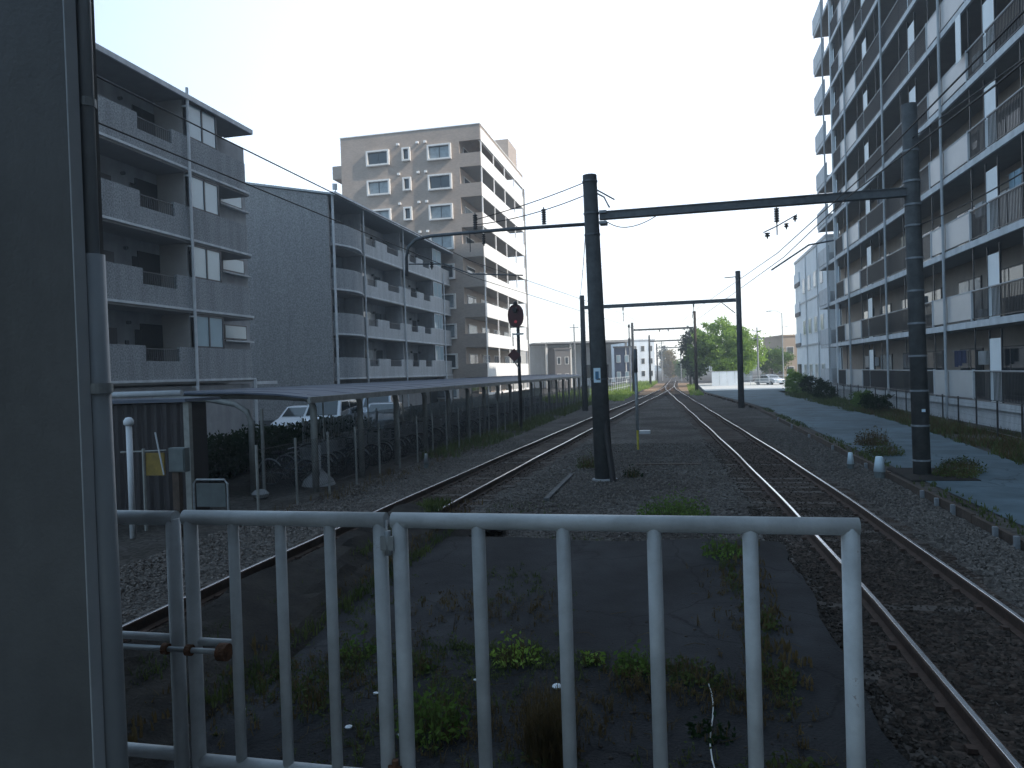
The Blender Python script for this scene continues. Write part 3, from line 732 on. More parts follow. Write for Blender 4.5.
MB().tube([(-1.74,Y1-.15,6.6),(-1.35,Y1-.15,6.35)], .018, 6).build('stay', M['steel'], p1)
MB().box(-1.95,-1.79,Y1-.205,Y1-.19,2.12,2.46).build('number_plate', M['signwhite'], p1)
MB().box(-1.91,-1.83,Y1-.211,Y1-.206,2.2,2.38).build('plate_mark', M['signblue'], p1)
MB().box(5.02,5.09,Y1-.215,Y1-.2,1.3,1.36).build('small_plate', M['signwhite'], p1)
MB().tube([(-1.55,Y1-.35,-.22),(-1.72,Y1-.1,1.2)], .07, 8).build('stay_cover', M['blackp'], p1)
MB().box(4.6,5.9,Y1-.9,Y1+1.0,-.25,-.045).build('footing', M['soil'], p1, bevel=.03)
MB().lathe((-1.78,Y1,-.24),[(.3,0),(.3,.08),(.2,.1)],16).build('footing', M['concrete'], p1)

Y2 = 48
p2 = thing('catenary_portal', (-1,Y2,-.2), 'second catenary portal, its right pole in front of the green tree', 'catenary portal', 'catenary portals over the tracks')
pole(p2, -6.02, Y2, 7.3, .19, .15, bands=(6.5,)); pole(p2, 3.72, Y2, 8.3, .19, .15, bands=(6.5,7.9))
MB().box(-5.85,3.55,Y2-.1,Y2+.1,6.4,6.62).build('beam', M['steel'], p2)
MB().tube([(3.6,Y2,7.95),(2.9,Y2,7.92)], .03, 6).build('side_arm', M['steel'], p2)
MB().tube([(2.7,Y2,6.4),(3.5,Y2,5.7)], .03, 6).build('stay', M['steel'], p2)
insulator(p2,1.0,Y2,6.4,4,False,.06); insulator(p2,-3.4,Y2,6.4,4,False,.06)
MB().tube([(1.0,Y2,6.2),(.9,Y2,5.5)], .02, 6).tube([(-3.4,Y2,6.2),(-3.4,Y2,5.5)], .02, 6).build('registration_arm', M['steel'], p2)
Y3 = 80
p3 = thing('catenary_portal', (-1.5,Y3,-.2), 'third catenary portal with a sunlit brownish right pole', 'catenary portal', 'catenary portals over the tracks')
pole(p3, -4.75, Y3, 7.4, .17, .13); MB().tube([(1.75,Y3,-.25),(1.75,Y3,8.3)], .17, 14, .13).build('pole', M['bark'], p3, smooth=True)
MB().box(-4.6,1.6,Y3-.08,Y3+.08,6.5,6.68).build('beam', M['steel'], p3)
insulator(p3,-1.0,Y3,6.5,4,False,.07); insulator(p3,-1.9,Y3,6.5,4,False,.07)
for Y4, lab in ((112,'fourth catenary portal far down the line'),(150,'fifth and most distant catenary portal')):
    p4 = thing('catenary_portal', (-1.2,Y4,-.2), lab, 'catenary portal', 'catenary portals over the tracks')
    pole(p4, -4.2, Y4, 7.4, .17, .13); pole(p4, 1.6, Y4, 7.8, .17, .13)
    MB().box(-4.1,1.5,Y4-.08,Y4+.08,6.4,6.6).build('beam', M['steel'], p4)
# slim pole beside the third portal
up = thing('signal_post', (-5.3,84,-.2), 'slim pale post with a small box standing left of the third portal', 'post')
MB().tube([(-5.35,84,-.25),(-5.35,84,7.1)], .07, 8).build('pole', M['galv'], up); MB().box(-5.5,-5.2,83.9,84.1,5.0,5.9).build('box', M['steel'], up)
MB().lathe((-5.35,84,7.1),[(.07,0),(.13,.05),(.13,.3),(.05,.38)],10).build('cap', M['steel'], up)

# overhead wires
def wire(pts, r, label, sag=0, name='overhead_wire', m='wire'):
    out = []
    for a, b in zip(pts, pts[1:]):
        for i in range(12):
            t = i/12; p = [a[k]+(b[k]-a[k])*t for k in range(3)]; p[2] -= sag*4*t*(1-t); out.append(tuple(p))
    out.append(pts[-1])
    return tag(MB().tube(out, r, 5).build(name, M[m]), label, 'wire', 'overhead wires')
wire([(-4.9,-14,5.0),(-4.9,17.5,5.18),(-3.4,48,6.0),(-1.9,80,6.1)], .0085, 'upper wire above the left track', .0)
wire([(-4.9,-14,4.55),(-4.9,17.5,4.8),(-3.4,48,5.3),(-1.9,80,5.5),(-1.25,150,5.5)], .0085, 'lower contact wire above the left track', 0)
wire([(2.3,-14,4.6),(2.3,10,4.72),(2.22,17.5,4.9),(1.0,48,5.95),(-1.0,80,6.0)], .0085, 'upper wire above the right track', .0)
wire([(2.3,-14,3.9),(2.3,6,4.38),(2.3,11,4.66),(2.35,17.5,4.8),(.9,48,5.2),(-1.0,80,5.4)], .0085, 'lower contact wire above the right track', 0)
wire([(5.4,-14,6.1),(5.25,6,6.6),(5.2,12.7,6.9),(4.98,17.5,7.15)], .013, 'feeder cable running to the upper clamp of the right pole', 0)
wire([(5.6,-14,5.3),(5.2,12.7,5.22),(5.1,17.5,5.3)], .013, 'feeder cable running to the middle of the right pole', .05)
wire([(-1.95,17.4,6.8),(-6.2,48,7.1)], .012, 'cable from the top of the big pole to the second portal', .5)
wire([(-1.95,17.4,6.55),(-4.7,17.5,6.05)], .012, 'short cable from the big pole down to the side arm insulator', .1)
wire([(-1.95,17.4,6.85),(-4.75,17.6,6.2)], .012, 'short upper cable from the big pole towards the left', .05)
wire([(-1.6,17.4,5.9),(-1.1,17.4,5.7),(-.4,17.4,5.92)], .01, 'thin loop of cable under the portal beam', .05)

# signal and markers beside the tracks
sg = thing('railway_signal', (-6.95,32.3,-.2), 'round black railway signal with a red lens and a diamond plate', 'signal')
MB().tube([(-6.95,32.3,-.25),(-6.95,32.3,4.9)], .075, 12).build('post', M['blackp'], sg, smooth=True)
prof = []
for i in range(24):
    a = math.pi*2*i/24; prof.append((-7.02+.36*math.cos(a)*1.0, 4.95+.52*math.copysign(abs(math.sin(a))**.8, math.sin(a))))
bd = MB().prism(prof,'y',32.18,32.23).build('backboard', M['redpaint'], sg)
MB().lathe((-7.02,32.2,5.4),[(.1,0),(.1,.12),(.03,.2)],10).build('finial', M['blackp'], sg)
for z, m in ((5.15,'blackp'),(4.68,'lampred')):
    l = MB().tube([(-7.02,32.17,z),(-7.02,32.12,z)], .1 if m == 'blackp' else .06, 14).build('lens', M[m], sg)
    MB().tube([(-7.02,32.17,z+.07),(-7.02,31.95,z+.07)], .1, 12).build('hood', M['blackp'], l) if m == 'blackp' else None
MB().box(-7.15,-6.7,32.2,32.3,4.1,4.17).build('bracket', M['galv'], sg); MB().box(-7.2,-7.16,32.2,32.25,3.6,4.2).build('bracket', M['galv'], sg)
MB().prism([(-7.13,3.5),(-6.84,3.2),(-7.13,2.9),(-7.42,3.2)],'y',32.14,32.17).build('diamond_plate', M['redpaint'], sg)
MB().tube([(-7.1,32.2,2.85),(-6.95,32.25,2.6)], .03, 6).build('bracket', M['galv'], sg)

mk = thing('marker_post', (-1.35,24,-.2), 'silver marker post with a yellow foot between the tracks', 'marker post')
MB().tube([(-1.35,24,.45),(-1.35,24,2.3)], .05, 12).build('upper_tube', M['galv'], mk, smooth=True)
MB().tube([(-1.35,24,2.3),(-1.35,24,3.05)], .06, 12).build('lamp_tube', M['steel'], mk, smooth=True)
MB().tube([(-1.35,24,-.2),(-1.35,24,.45)], .035, 8).build('foot', M['yel2'], mk)
MB().box(-1.29,-.95,23.8,24.1,.34,.44).build('plate', M['trim'], mk)
for (x,y,h,r,lab) in [(4.27,17.75,.5,.105,'larger white topped marker stub with a dark foot near the right pole'),(4.0,19.3,.42,.07,'slimmer white marker stub beside the larger one'),(-7.0,19.7,.42,.06,'white topped stub beside the bicycle shelter fence')]:
    t = thing('marker_stub', (x,y,-.2), lab, 'marker post')
    MB().lathe((x,y,-.2),[(r*1.05,0),(r*1.1,h*.3),(r*1.0,h*.34)],12).build('foot', M['green'], t)
    MB().lathe((x,y,-.2),[(r*1.2,h*.34),(r*.75,h*.97),(r*.6,h)],12).build('cap', M['signwhite'] if r > .06 else M['galv'], t, smooth=True)

# ------------------------------------------------------------------ building A (left, nearest)
def barset(mb, X, y0, y1, z0, z1, st=.12, th=.02):
    y = y0+st
    while y < y1-.02: mb.box(X-th/2,X+th/2,y-th/2,y+th/2,z0,z1); y += st
    mb.box(X-.02,X+.02,y0,y1,z1,z1+.035); return mb
def parapet(mb, X, y0, y1, z0, z1, notches, dz, th=.14):
    y = y0
    for a, b in notches:
        mb.box(X-th,X,y,a,z0,z1); mb.box(X-th,X,a,b,z0,z0+dz); y = b
    mb.box(X-th,X,y,y1,z0,z1); return mb
A = thing('apartment_block', (-24,22,-.2), 'nearest grey four storey apartment block at the far left with speckled parapets', 'apartment block', 'apartment blocks left of the line')
XA = -19.5; zA = [2.55+2.9*k for k in range(4)]; roofA = 14.1
MB().box(-32,-20.95,8,33.4,-.2,roofA-.02).build('wall', M['wallA'], A)
MB().box(-33,XA+.1,7,31.65,roofA,roofA+.12).build('roof', M['soffit'], A); MB().box(XA+.1,XA+.17,7,31.65,roofA-.04,roofA+.16).build('eaves_gutter', M['edge'], A)
MB().box(-20.9,XA+.09,31.66,31.73,roofA-.03,roofA+.15).build('eaves_gutter', M['steel'], A)
MB().box(-20.9,XA-.15,8.1,31.1,-.2,2.3).build('ground_floor_wall', M['wallA'], A)
for k, z in enumerate(zA):
    s = MB().box(-20.94,XA-.02,8,31.45,z-.16,z-.001)
    s.build('balcony_slab', M['soffit'], A)
    e = MB().box(XA-.02,XA+.05,8,31.4,z-.07,z+.02); e.build('slab_edge', M['edge'], A)
    p = parapet(MB(), XA, 8, 31.0, z+.02, z+1.33, [(14.4,16.4),(24.1,26.05)], .72)
    cs = [(XA-.07+.5*math.cos(a)-.5, 31.0+.5*math.sin(a)) for a in [i*math.pi/2/6 for i in range(7)]]
    for (a,b),(c,d) in zip(cs,cs[1:]): p.prism([(a-.07,b),(a+.07,b),(c+.07,d),(c-.07,d)],'z',z+.02,z+1.33)
    p.box(-20.9,XA-.55,31.42,31.56,z+.02,z+1.33)
    p.build('parapet', M['speckle'], A)
    barset(MB(), XA-.07, 24.1, 26.05, z+.74, z+1.2).build('railing', M['frame'], A)
    barset(MB(), XA-.07, 14.4, 16.4, z+.74, z+1.2).build('railing', M['frame'], A)
    MB().box(-20.96,-20.89,25.6,26.85,z+.02,z+2.3).build('alcove_shade', M['dark'], A)  # flat dark sheet standing in for the shade of a door recess
    # enclosed glazing above the parapet
    zt = (zA[k+1]-.16 if k < 3 else roofA)-.02
    wn = MB(); 
    for yy in (27.08,28.08,29.06): wn.box(XA-.09,XA-.03,yy-.04,yy+.04,z+1.33,zt)
    wn.box(XA-.09,XA-.03,27.08,29.06,z+1.33,z+1.4).box(XA-.09,XA-.03,27.08,29.06,zt-.08,zt)
    wo = wn.build('window', M['frame'], A)
    MB().box(XA-.07,XA-.06,27.11,29.03,z+1.39,zt-.07).build('pane', M['skyglass'], wo)
    MB().box(-20.94,XA-.15,26.9,27.0,z,zt+.01).build('partition_wall', M['soffit'], A)
    MB().box(-20.94,XA-.15,29.1,29.2,z,zt+.01).build('partition_wall', M['soffit'], A)
    # door, window, vent pipes, lamp in the recess
    for d0 in (14.6,24.2):
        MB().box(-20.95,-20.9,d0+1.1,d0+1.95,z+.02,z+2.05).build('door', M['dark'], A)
        MB().box(-20.95,-20.9,d0-1.1,d0+.1,z+1.0,z+2.05).build('window', M['frame'], A)
        MB().tube([(-20.94,d0-2.0,z+2.2),(-20.8,d0-2.0,z+2.2)], .1, 10).build('vent', M['steel'], A); MB().tube([(-20.94,d0+.7,z+2.3),(-20.8,d0+.7,z+2.3)], .07, 10).build('vent', M['steel'], A)
        MB().box(-20.95,-20.9,d0+.55,d0+.72,z+1.1,z+1.6).build('meter_box', M['frame'], A)
    # window with a white ledge behind the balcony end
    if k == 3: continue
    zl = (4.35,7.6,10.8)[k]
    wo = MB().box(-20.95,-20.88,31.15,33.0,zl+.1,zl+.8).build('window', M['frame'], A)
    MB().box(-20.879,-20.87,31.23,32.92,zl+.16,zl+.74).build('pane', M['skyglass'], wo)
    MB().box(-20.95,-20.72,31.0,33.38,zl-.02,zl+.05).build('ledge', M['edge'], A)
MB().tube([(XA+.09,26.97,-.2),(XA+.09,26.97,14.55)], .06, 10).build('drainpipe', M['edge'], A)
for z in zA+[roofA]: MB().box(XA-.35,XA+.06,26.93,27.01,z-.32,z-.26).build('pipe_bracket', M['edge'], A)
MB().tube([(XA+.09,18.2,-.2),(XA+.09,18.2,14.3)], .06, 10).build('drainpipe', M['edge'], A)
MB().box(-19.4,-19.3,31.2,33.0,2.25,2.4).box(-19.4,-19.3,31.1,31.2,-.2,2.5).build('lower_ledge', M['edge'], A)

# ------------------------------------------------------------------ building B
B = thing('apartment_block', (-28,57,-.2), 'second grey four storey block with a windowless tiled side wall', 'apartment block', 'apartment blocks left of the line')
XB = -21.48; zB = [2.45+2.9*k for k in range(4)]
MB().box(-36,XB-1.6,44,69.6,-.2,13.98).build('wall', M['wallA'], B)
MB().prism([(-36,-.2),(XB-.15,-.2),(XB-.15,14.15),(-28.3,15.5),(-36,14.2)],'y',43.8,43.98).build('side_wall', M['speckleB'], B)
MB().prism([(-36.1,14.22),(-28.3,15.52),(XB+.35,14.12),(XB+.35,14.24),(-28.3,15.66),(-36.1,14.34)],'y',43.7,70.4).build('roof', M['galv'], B)
MB().box(XB+.35,XB+.45,43.7,70.4,14.12,14.34).build('eaves_gutter', M['edge'], B)
NB = [(49.3,51.0),(53.2,55.5),(58.0,59.6),(61.3,63.0)]
for k, z in enumerate(zB):
    MB().box(XB-1.6,XB-.02,44,69.9,z-.16,z-.001).build('balcony_slab', M['soffit'], B)
    MB().box(XB-.02,XB+.04,48.9,69.9,z-.1,z+.02).build('slab_edge', M['edge'], B)
    # bulging darker near balcony
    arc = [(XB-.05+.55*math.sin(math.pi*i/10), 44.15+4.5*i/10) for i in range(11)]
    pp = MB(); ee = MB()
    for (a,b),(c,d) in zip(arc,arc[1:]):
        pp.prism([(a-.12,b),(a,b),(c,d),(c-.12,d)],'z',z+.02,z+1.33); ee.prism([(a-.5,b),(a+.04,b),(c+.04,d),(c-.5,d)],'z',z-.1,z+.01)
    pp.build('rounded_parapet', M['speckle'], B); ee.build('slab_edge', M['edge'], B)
    parapet(MB(), XB, 48.8, 69.9, z+.02, z+1.33, NB, .75).box(XB-1.5,XB-.15,69.76,69.9,z+.02,z+1.33).build('parapet', M['speckle_pale'], B)
    for a, b in NB: barset(MB(), XB-.07, a, b, z+.77, z+1.2, .14, .025).build('railing', M['frame'], B)
    zt = (zB[k+1]-.16 if k < 3 else 14.0)-.02
    wn = MB()
    for yy in (64.1,65.3,66.5): wn.box(XB-.09,XB-.03,yy-.05,yy+.05,z+1.33,zt)
    wn.box(XB-.09,XB-.03,64.1,66.5,z+1.33,z+1.4).box(XB-.09,XB-.03,64.1,66.5,zt-.08,zt)
    wo = wn.build('window', M['edge'], B); MB().box(XB-.07,XB-.06,64.15,66.45,z+1.4,zt-.08).build('pane', M['skyglass'], wo)
    for yy in (48.8,56.4,64.0,66.6): MB().box(XB-1.6,XB-.16,yy-.05,yy+.05,z,zt+.01).build('partition_wall', M['wallA'], B)
    for d0 in (45.2,49.6,52.6,57.2,60.6,62.6,67.2):
        MB().box(XB-1.6,XB-1.55,d0,d0+.85,z+.02,z+2.05).build('door', M['dark'] if d0 in (62.6,49.6) else M['curtain'], B)
        MB().tube([(XB-1.6,d0+1.3,z+2.1),(XB-1.42,d0+1.3,z+2.1)], .1, 8).build('vent', M['steel'], B)
    for d0 in (46.6,51.1,54.2,58.6): 
        wo = MB().box(XB-1.6,XB-1.55,d0,d0+1.2,z+1.0,z+2.1).build('window', M['frame'], B)
        MB().box(XB-1.549,XB-1.54,d0+.06,d0+1.14,z+1.06,z+2.04).build('pane', M['glass'], wo)
for yy in (44.0,48.72,56.4,66.7): MB().tube([(XB+.1,yy,-.2),(XB+.1,yy,14.4 if yy<60 else 12)], .08 if yy == 44.0 else .06, 10).build('drainpipe', M['edge'], B)
MB().box(XB-.14,XB,66.6,69.9,-.2,2.3).build('ground_floor_wall', M['speckle_pale'], B)
MB().tube([(-21.9,45.6,14.2),(-21.9,45.6,15.0)], .03, 6).tube([(-21.9,45.5,14.9),(-21.85,45.4,15.3)], .16, 10).build('antenna', M['edge'], B)

# ------------------------------------------------------------------ building C (tall beige)
Cb = thing('apartment_tower', (-25,79,-.2), 'tall beige apartment building with sunlit white balconies', 'apartment building')
XC = -17.55; YC = 69.0; tops = [3.5+2.9*k for k in range(8)]; roofC = 26.4
MB().box(-32.0,-19.65,YC,89,-.2,roofC-.3).build('wall', M['tileC'], Cb)
MB().box(-19.649,XC,YC-.001,YC+.25,24.95,roofC-.2).box(-32.0,XC,YC+.002,89,roofC-.3,roofC).build('roof_band', M['tileC'], Cb)
MB().box(-32.05,XC+.06,YC-.06,89.05,roofC,roofC+.08).build('roof', M['parC'], Cb)
MB().box(XC-.25,XC+.02,YC+.26,89.3,24.9,roofC-.301).build('roof_parapet', M['parC'], Cb)
MB().box(-22.5,-17.9,83.0,87.5,roofC+.08,29.2).build('penthouse', M['tileC'], Cb)
MB().box(XC-.1,XC+.12,89.0,89.4,-.2,24.9).build('end_column', M['concrete'], Cb)
for k, t in enumerate([.6]+tops):
    f = t-1.15
    MB().box(-19.64,XC-.02,YC+.02,89,f-.18,f).build('balcony_slab', M['soffit'], Cb)
    MB().box(XC-.12,XC,YC+.13,89.3,f-.2,t).build('parapet', M['parC'], Cb)
    MB().box(-19.649,XC,YC,YC+.129,f-.2,t-.05 if k < 9 else t).build('end_parapet', M['tileC'], Cb)
    MB().box(-19.65,XC,YC-.02,YC+.0,f+1.72,f+1.8).build('end_lintel', M['parC'], Cb) if False else None
    for yy in (69.4,74.3,79.2,84.1,88.9): MB().box(XC-.12,XC-.02,yy,yy+.16,t,t+1.55).build('post', M['parC'], Cb)
    for d0 in (70.2,75.2,80.2,85.2):
        wo = MB().box(-19.65,-19.58,d0,d0+3.0,f,f+2.1).build('window', M['wframe'], Cb)
        MB().box(-19.579,-19.57,d0+.08,d0+2.92,f+.08,f+2.0).build('pane', M['glass'] if (k*3+int(d0))%4 else M['curtain'], wo)
    if f > -1:
        for x0, x1, z0, z1 in ((-29.2,-26.8,t-.5,t+1.0),(-22.85,-20.45,t-.5,t+1.0),(-25.45,-24.6,t-.3,t+1.0)):
            fr_ = MB().box(x0-.0,x0+.17,YC-.32,YC,z0,z1).box(x1-.17,x1,YC-.32,YC,z0,z1).box(x0+.17,x1-.17,YC-.32,YC,z0,z0+.15).box(x0+.17,x1-.17,YC-.32,YC,z1-.15,z1)
            wo = fr_.build('window', M['wframe'], Cb)
            MB().box(x0+.17,x1-.17,YC-.04,YC-.003,z0+.15,z1-.15).build('pane', M['curtain'] if (k+int(x0))%3 and x1-x0 > 1 else M['glass'], wo)
            if x1-x0 > 1: MB().box((x0+x1)/2-.04,(x0+x1)/2+.04,YC-.07,YC-.041,z0+.15,z1-.15).box(x0+.17,x1-.17,YC-.07,YC-.041,z0+.15,z0+.23).box(x0+.17,x1-.17,YC-.07,YC-.041,z1-.22,z1-.15).build('mullion', M['frame'], wo)
        for x in (-26.0,-23.2,-24.0): MB().box(x,x+.25,YC-.22,YC,t+1.3,t+1.5).build('vent', M['parC'], Cb)
        # balcony on the far left corner
        MB().box(-33.1,-32.05,YC+.3,YC+2.5,f-.15,t).build('left_balcony', M['tileC'], Cb)

Cb.location.x -= .45
# ------------------------------------------------------------------ building D (right tower)
D = thing('apartment_tower', (17,40,-.2), 'very tall apartment tower on the right with dark railings and grey balcony panels', 'apartment building')
XD = 10.75; XW = 12.25; NF = 15; zD = [.80+2.97*k for k in range(NF)]; D0, D1 = 20.6, 61.0
MB().box(XW,26,-26,D1-.1,-.2,zD[-1]+3.2).build('wall', M['wallD'], D)
MB().box(14.0,26,D1-.09,66,-.2,28).build('shade_wing', M['wallD'], D)  # unseen wing added to cast shade across the tracks
MB().box(XD+.1,XD+.25,-26,D1-.3,-.2,.6).build('base_wall', M['edge'], D)
for k, z in enumerate(zD):
    MB().box(XD+.08,XW-.01,-26,D1,z-.19,z-.02).build('balcony_slab', M['soffit'], D)
    MB().box(XD-.02,XD+.078,-26,D1,z-.21,z+.03).build('slab_edge', M['edge'], D)
MB().box(XD-.02,26.1,-26,D1,zD[-1]+3.2,zD[-1]+3.6).build('roof', M['edge'], D)
cent = [24.9+8.6*i for i in range(-1,4)]     # unit centres 16.3, 24.9, 33.5, 42.1, 50.7
restw = MB(); restb = MB(); restf = MB()
for k, z in enumerate(zD):
    detail = k < 11
    zt = z+2.6
    for i, c in enumerate(cent):
        a, b = c-4.3, c+4.3
        if c < 20: continue
        panel = i in (2,4)
        rl = MB()
        if panel:
            barset(rl, XD+.02, a+.1, c-2.65, z+.12, z+1.1, .11, .022); barset(rl, XD+.02, c+1.75, b-.05, z+.12, z+1.1, .11, .022)
            rl.box(XD+.01,XD+.03,c-2.65,c+1.75,z+.13,z+.16)
        else: barset(rl, XD+.02, a+.1, b-.05, z+.12, z+1.1, .11, .022)
        rl.box(XD+.0,XD+.04,a+.1,b-.05,z+.09,z+.12)
        if detail:
            ro = rl.build('railing', M['barD'], D); MB().box(XD-.015,XD+.055,a+.1,b-.05,z+1.137,z+1.17).build('handrail', M['trim'], ro)
            if panel:
                pn = MB().box(XD+.0,XD+.03,c-2.6,c-.06,z+.1,z+1.12).box(XD+.0,XD+.03,c+.06,c+1.7,z+.1,z+1.12).build('balcony_panel', M['frost'], D)
                q = MB()
                for yy in (c-2.62,c+1.72): q.box(XD-.03,XD+.05,yy-.03,yy+.03,z+.05,z+1.2)
                q.box(XD-.01,XD+.045,c-2.6,c+1.7,z+1.12,z+1.17); q.build('panel_frame', M['edge'], pn)
            # partition between flats
            pt = MB().box(XD+.14,XD+.17,b-.5,b+.5,z+.05,z+2.3).build('partition', M['partition'], D)
            MB().box(XD+.12,XD+.18,b-.54,b-.5,z,zt+.02).box(XD+.12,XD+.18,b+.5,b+.54,z,zt+.02).build('partition_frame', M['barD'], pt)
            # wall openings
            for q_, y0_ in enumerate((c-3.4, c+.5)):
                wd = MB().box(XW-.05,XW+.0,y0_,y0_+2.5,z+.02,z+2.05).build('window', M['frame'], D)
                MB().box(XW-.06,XW-.051,y0_+.07,y0_+2.43,z+.1,z+1.98).build('pane', M['glass'] if (k*5+i*3+q_)%4 else M['curtain'], wd)
                MB().box(XW-.07,XW-.061,y0_+1.22,y0_+1.28,z+.1,z+1.98).build('mullion', M['frame'], wd)
        else:
            restb.v, restb.f = restb.v, restb.f
            n = len(restb.v); restb.v += rl.v; restb.f += [tuple(q+n for q in fc) for fc in rl.f]
            restw.box(XW-.05,XW,c-3.4,c-.9,z+.02,z+2.05).box(XW-.05,XW,c+.5,c+3.0,z+.02,z+2.05)
            if panel: restf.box(XD,XD+.03,c-2.6,c+1.7,z+.1,z+1.12)
    # end bay: pale panels and slim white returns
    MB().box(XD-.05,XD+.03,57.2,D1+.1,z+.05,z+1.2).box(XD-.05,XW,D1+.0,D1+.1,z+.05,z+1.2).build('end_parapet', M['edge'], D)
struct(restb.build('upper_railings', M['barD'], D),'stuff'); struct(restw.build('upper_windows', M['glass'], D),'stuff'); struct(restf.build('upper_panels', M['frost'], D),'stuff')
for c in cent:
    if c > 20: 
        MB().tube([(XD-.09,c,-.1),(XD-.09,c,zD[-1]+3)], .055, 10).build('drainpipe', M['trim'], D)
        for d in (-2.65,1.75): MB().box(XD+.06,XD+.1,c+d-.025,c+d+.025,.6,zD[-1]+3.2).build('net_post', M['barD'], D)
MB().tube([(XD-.09,57.4,-.1),(XD-.09,57.4,zD[-1]+3)], .055, 10).build('drainpipe', M['trim'], D)
MB().box(XD-.05,XD+.12,54.9,55.15,-.1,zD[-1]+3).build('corner_column', M['edge'], D)
acn = 0
for k, z in enumerate(zD[:9]):
    for i, c in enumerate(cent):
        if c < 20: continue
        MB().box(XW-.34,XW-.08,c-.6,c+.15,z+(.05 if (k+i)%2 else 1.35),z+(.6 if (k+i)%2 else 1.9)).build('air_conditioner', M['edge'], D)
cloths = [('navy',(.03,.04,.09)),('beige',(.4,.34,.26)),('maroon',(.16,.03,.03)),('grey',(.2,.2,.21)),('pale blue',(.3,.42,.5))]
spots = [(0,33.0,'ground'),(2,40.2,'second'),(1,26.3,'first'),(3,44.5,'third'),(2,27.4,'second')]
for (k, y0_, fl), (cn__, cc) in zip(spots, cloths):
    z = zD[k]; t = thing('washing_pole', (XD+.5,y0_+.6,z+1.9), f'{cn__} washing on a pole over a {fl} floor balcony of the right tower', 'washing')
    MB().tube([(XD+.5,y0_-.3,z+1.95),(XD+.5,y0_+1.6,z+1.95)], .012, 6).build('pole', M['galv'], t)
    m_ = mat('cloth_'+cn__.replace(' ','_'), cc, .95, .2, 5, .1); yy = y0_
    for q in range(3):
        wq = random.uniform(.3,.45); MB().box(XD+.49,XD+.51,yy,yy+wq,z+1.95-random.uniform(.5,.8),z+1.96).build('cloth', m_, t); yy += wq+.06
# laundry hanging on an upper balcony
tl = MB().box(XD-.17,XD-.15,30.9,31.4,13.6,15.3).build('hanging_towel', M['partition'])
tag(tl, 'narrow white towel hung outside the fifth floor balcony of the right tower', 'towel'); tl.location = (0,0,.0)
# fence in front of the tower
fd = thing('mesh_fence', (10.1,35,-.1), 'dark green wire mesh fence along the foot of the right tower', 'fence')
def fx(y): return 9.6+(y-24)*.055 if y < 40 else 10.48
y = 14.; i = 0; nt_ = MB()
while y < 58:
    MB().box(fx(y)-.025,fx(y)+.025,y-.025,y+.025,-.12,1.05).build('post', M['barD'], fd)
    y2 = y+2
    nt_.tube([(fx(y),y,1.0),(fx(y2),y2,1.0)],.012,4).tube([(fx(y),y,.05),(fx(y2),y2,.05)],.008,4)
    q = 0
    while q < 2: nt_.box(fx(y+q)-.003,fx(y+q)+.003,y+q-.003,y+q+.003,.05,1.0); q += .1
    for zz in (.25,.45,.65,.85): nt_.tube([(fx(y),y,zz),(fx(y2),y2,zz)],.003,3)
    y = y2
nt_.build('wire_mesh', M['barD'], fd)

# ------------------------------------------------------------------ white building beyond the tower
Wb = thing('white_building', (16,75,-.2), 'pale white three storey building beyond the right tower', 'building')
MB().box(12.3,22,65,81.6,-.2,12.7).build('wall', M['whitewall'], Wb)
MB().box(12.22,22.1,64.95,81.7,12.7,12.95).build('roof_edge', M['edge'], Wb)
MB().box(12.22,12.299,65,81.6,4.1,4.25).build('string_course', M['trim'], Wb); MB().box(12.22,12.299,65,81.6,8.3,8.42).build('string_course', M['trim'], Wb)
for z in (4.5,7.6,10.6):
    MB().box(12.18,12.3,78.6,81.6,z-.35,z+.03).build('balcony_slab', M['greywall'], Wb)
    MB().box(12.18,12.22,78.6,81.6,z+.03,z+1.0).box(12.22,12.29,78.6,78.66,z+.03,z+1.0).build('balcony_front', M['whitewall'], Wb)
for y0_ in (66.5,69.5,72.5,75.5):
    for z in (1.0,5.2,9.2):
        wo = MB().box(12.24,12.3,y0_,y0_+1.3,z,z+1.4).build('window', M['wframe'], Wb); MB().box(12.23,12.239,y0_+.08,y0_+1.22,z+.08,z+1.32).build('pane', M['curtain'], wo)
MB().box(12.2,12.3,78.9,80.6,-.2,2.4).build('door', M['dark'], Wb)
for yy in (68.6,74.6): MB().tube([(12.2,yy,-.2),(12.2,yy,12.6)], .06, 8).build('drainpipe', M['edge'], Wb)
Wb.location.x -= .3

# ------------------------------------------------------------------ bicycle shelter
sh = thing('bicycle_shelter', (-9.8,38,-.2), 'long low bicycle shelter roof on curved posts beside the left track', 'shelter')
XF, XR, S0, S1 = -8.25, -12.4, 15.4, 66.0
rf = MB(); n = 6
pr_ = [(XF,1.96),(XF-.8,2.06),(XF-1.8,2.12),(XR,2.16)]
rf.prism(pr_+[(x,z+.04) for x,z in reversed(pr_)],'y',S0,S1); sm = rf; y = S0+.6
while y < S1:
    for (a,b),(c,d) in zip(pr_,pr_[1:]): sm.tube([(a,y,b+.042),(c,y,d+.042)], .007, 4)
    y += 1.8
rf.build('roof', M['roofing'], sh)
MB().box(XF-.02,XF+.05,S0,S1,1.86,2.0).build('gutter', M['shpost'], sh)
eb = MB().tube([(-9.75,15.45,-.3),(-9.75,15.45,1.45),(-9.85,15.45,1.7),(-10.15,15.45,1.88),(-10.8,15.45,2.0),(-12.3,15.45,2.08)], .07, 8).build('end_arch', M['shpost'], sh, smooth=True)
MB().tube([(-9.5,15.5,-.3),(-9.5,15.5,1.75)], .04, 8).build('drain_tube', M['shpost'], eb)
y = 15.95
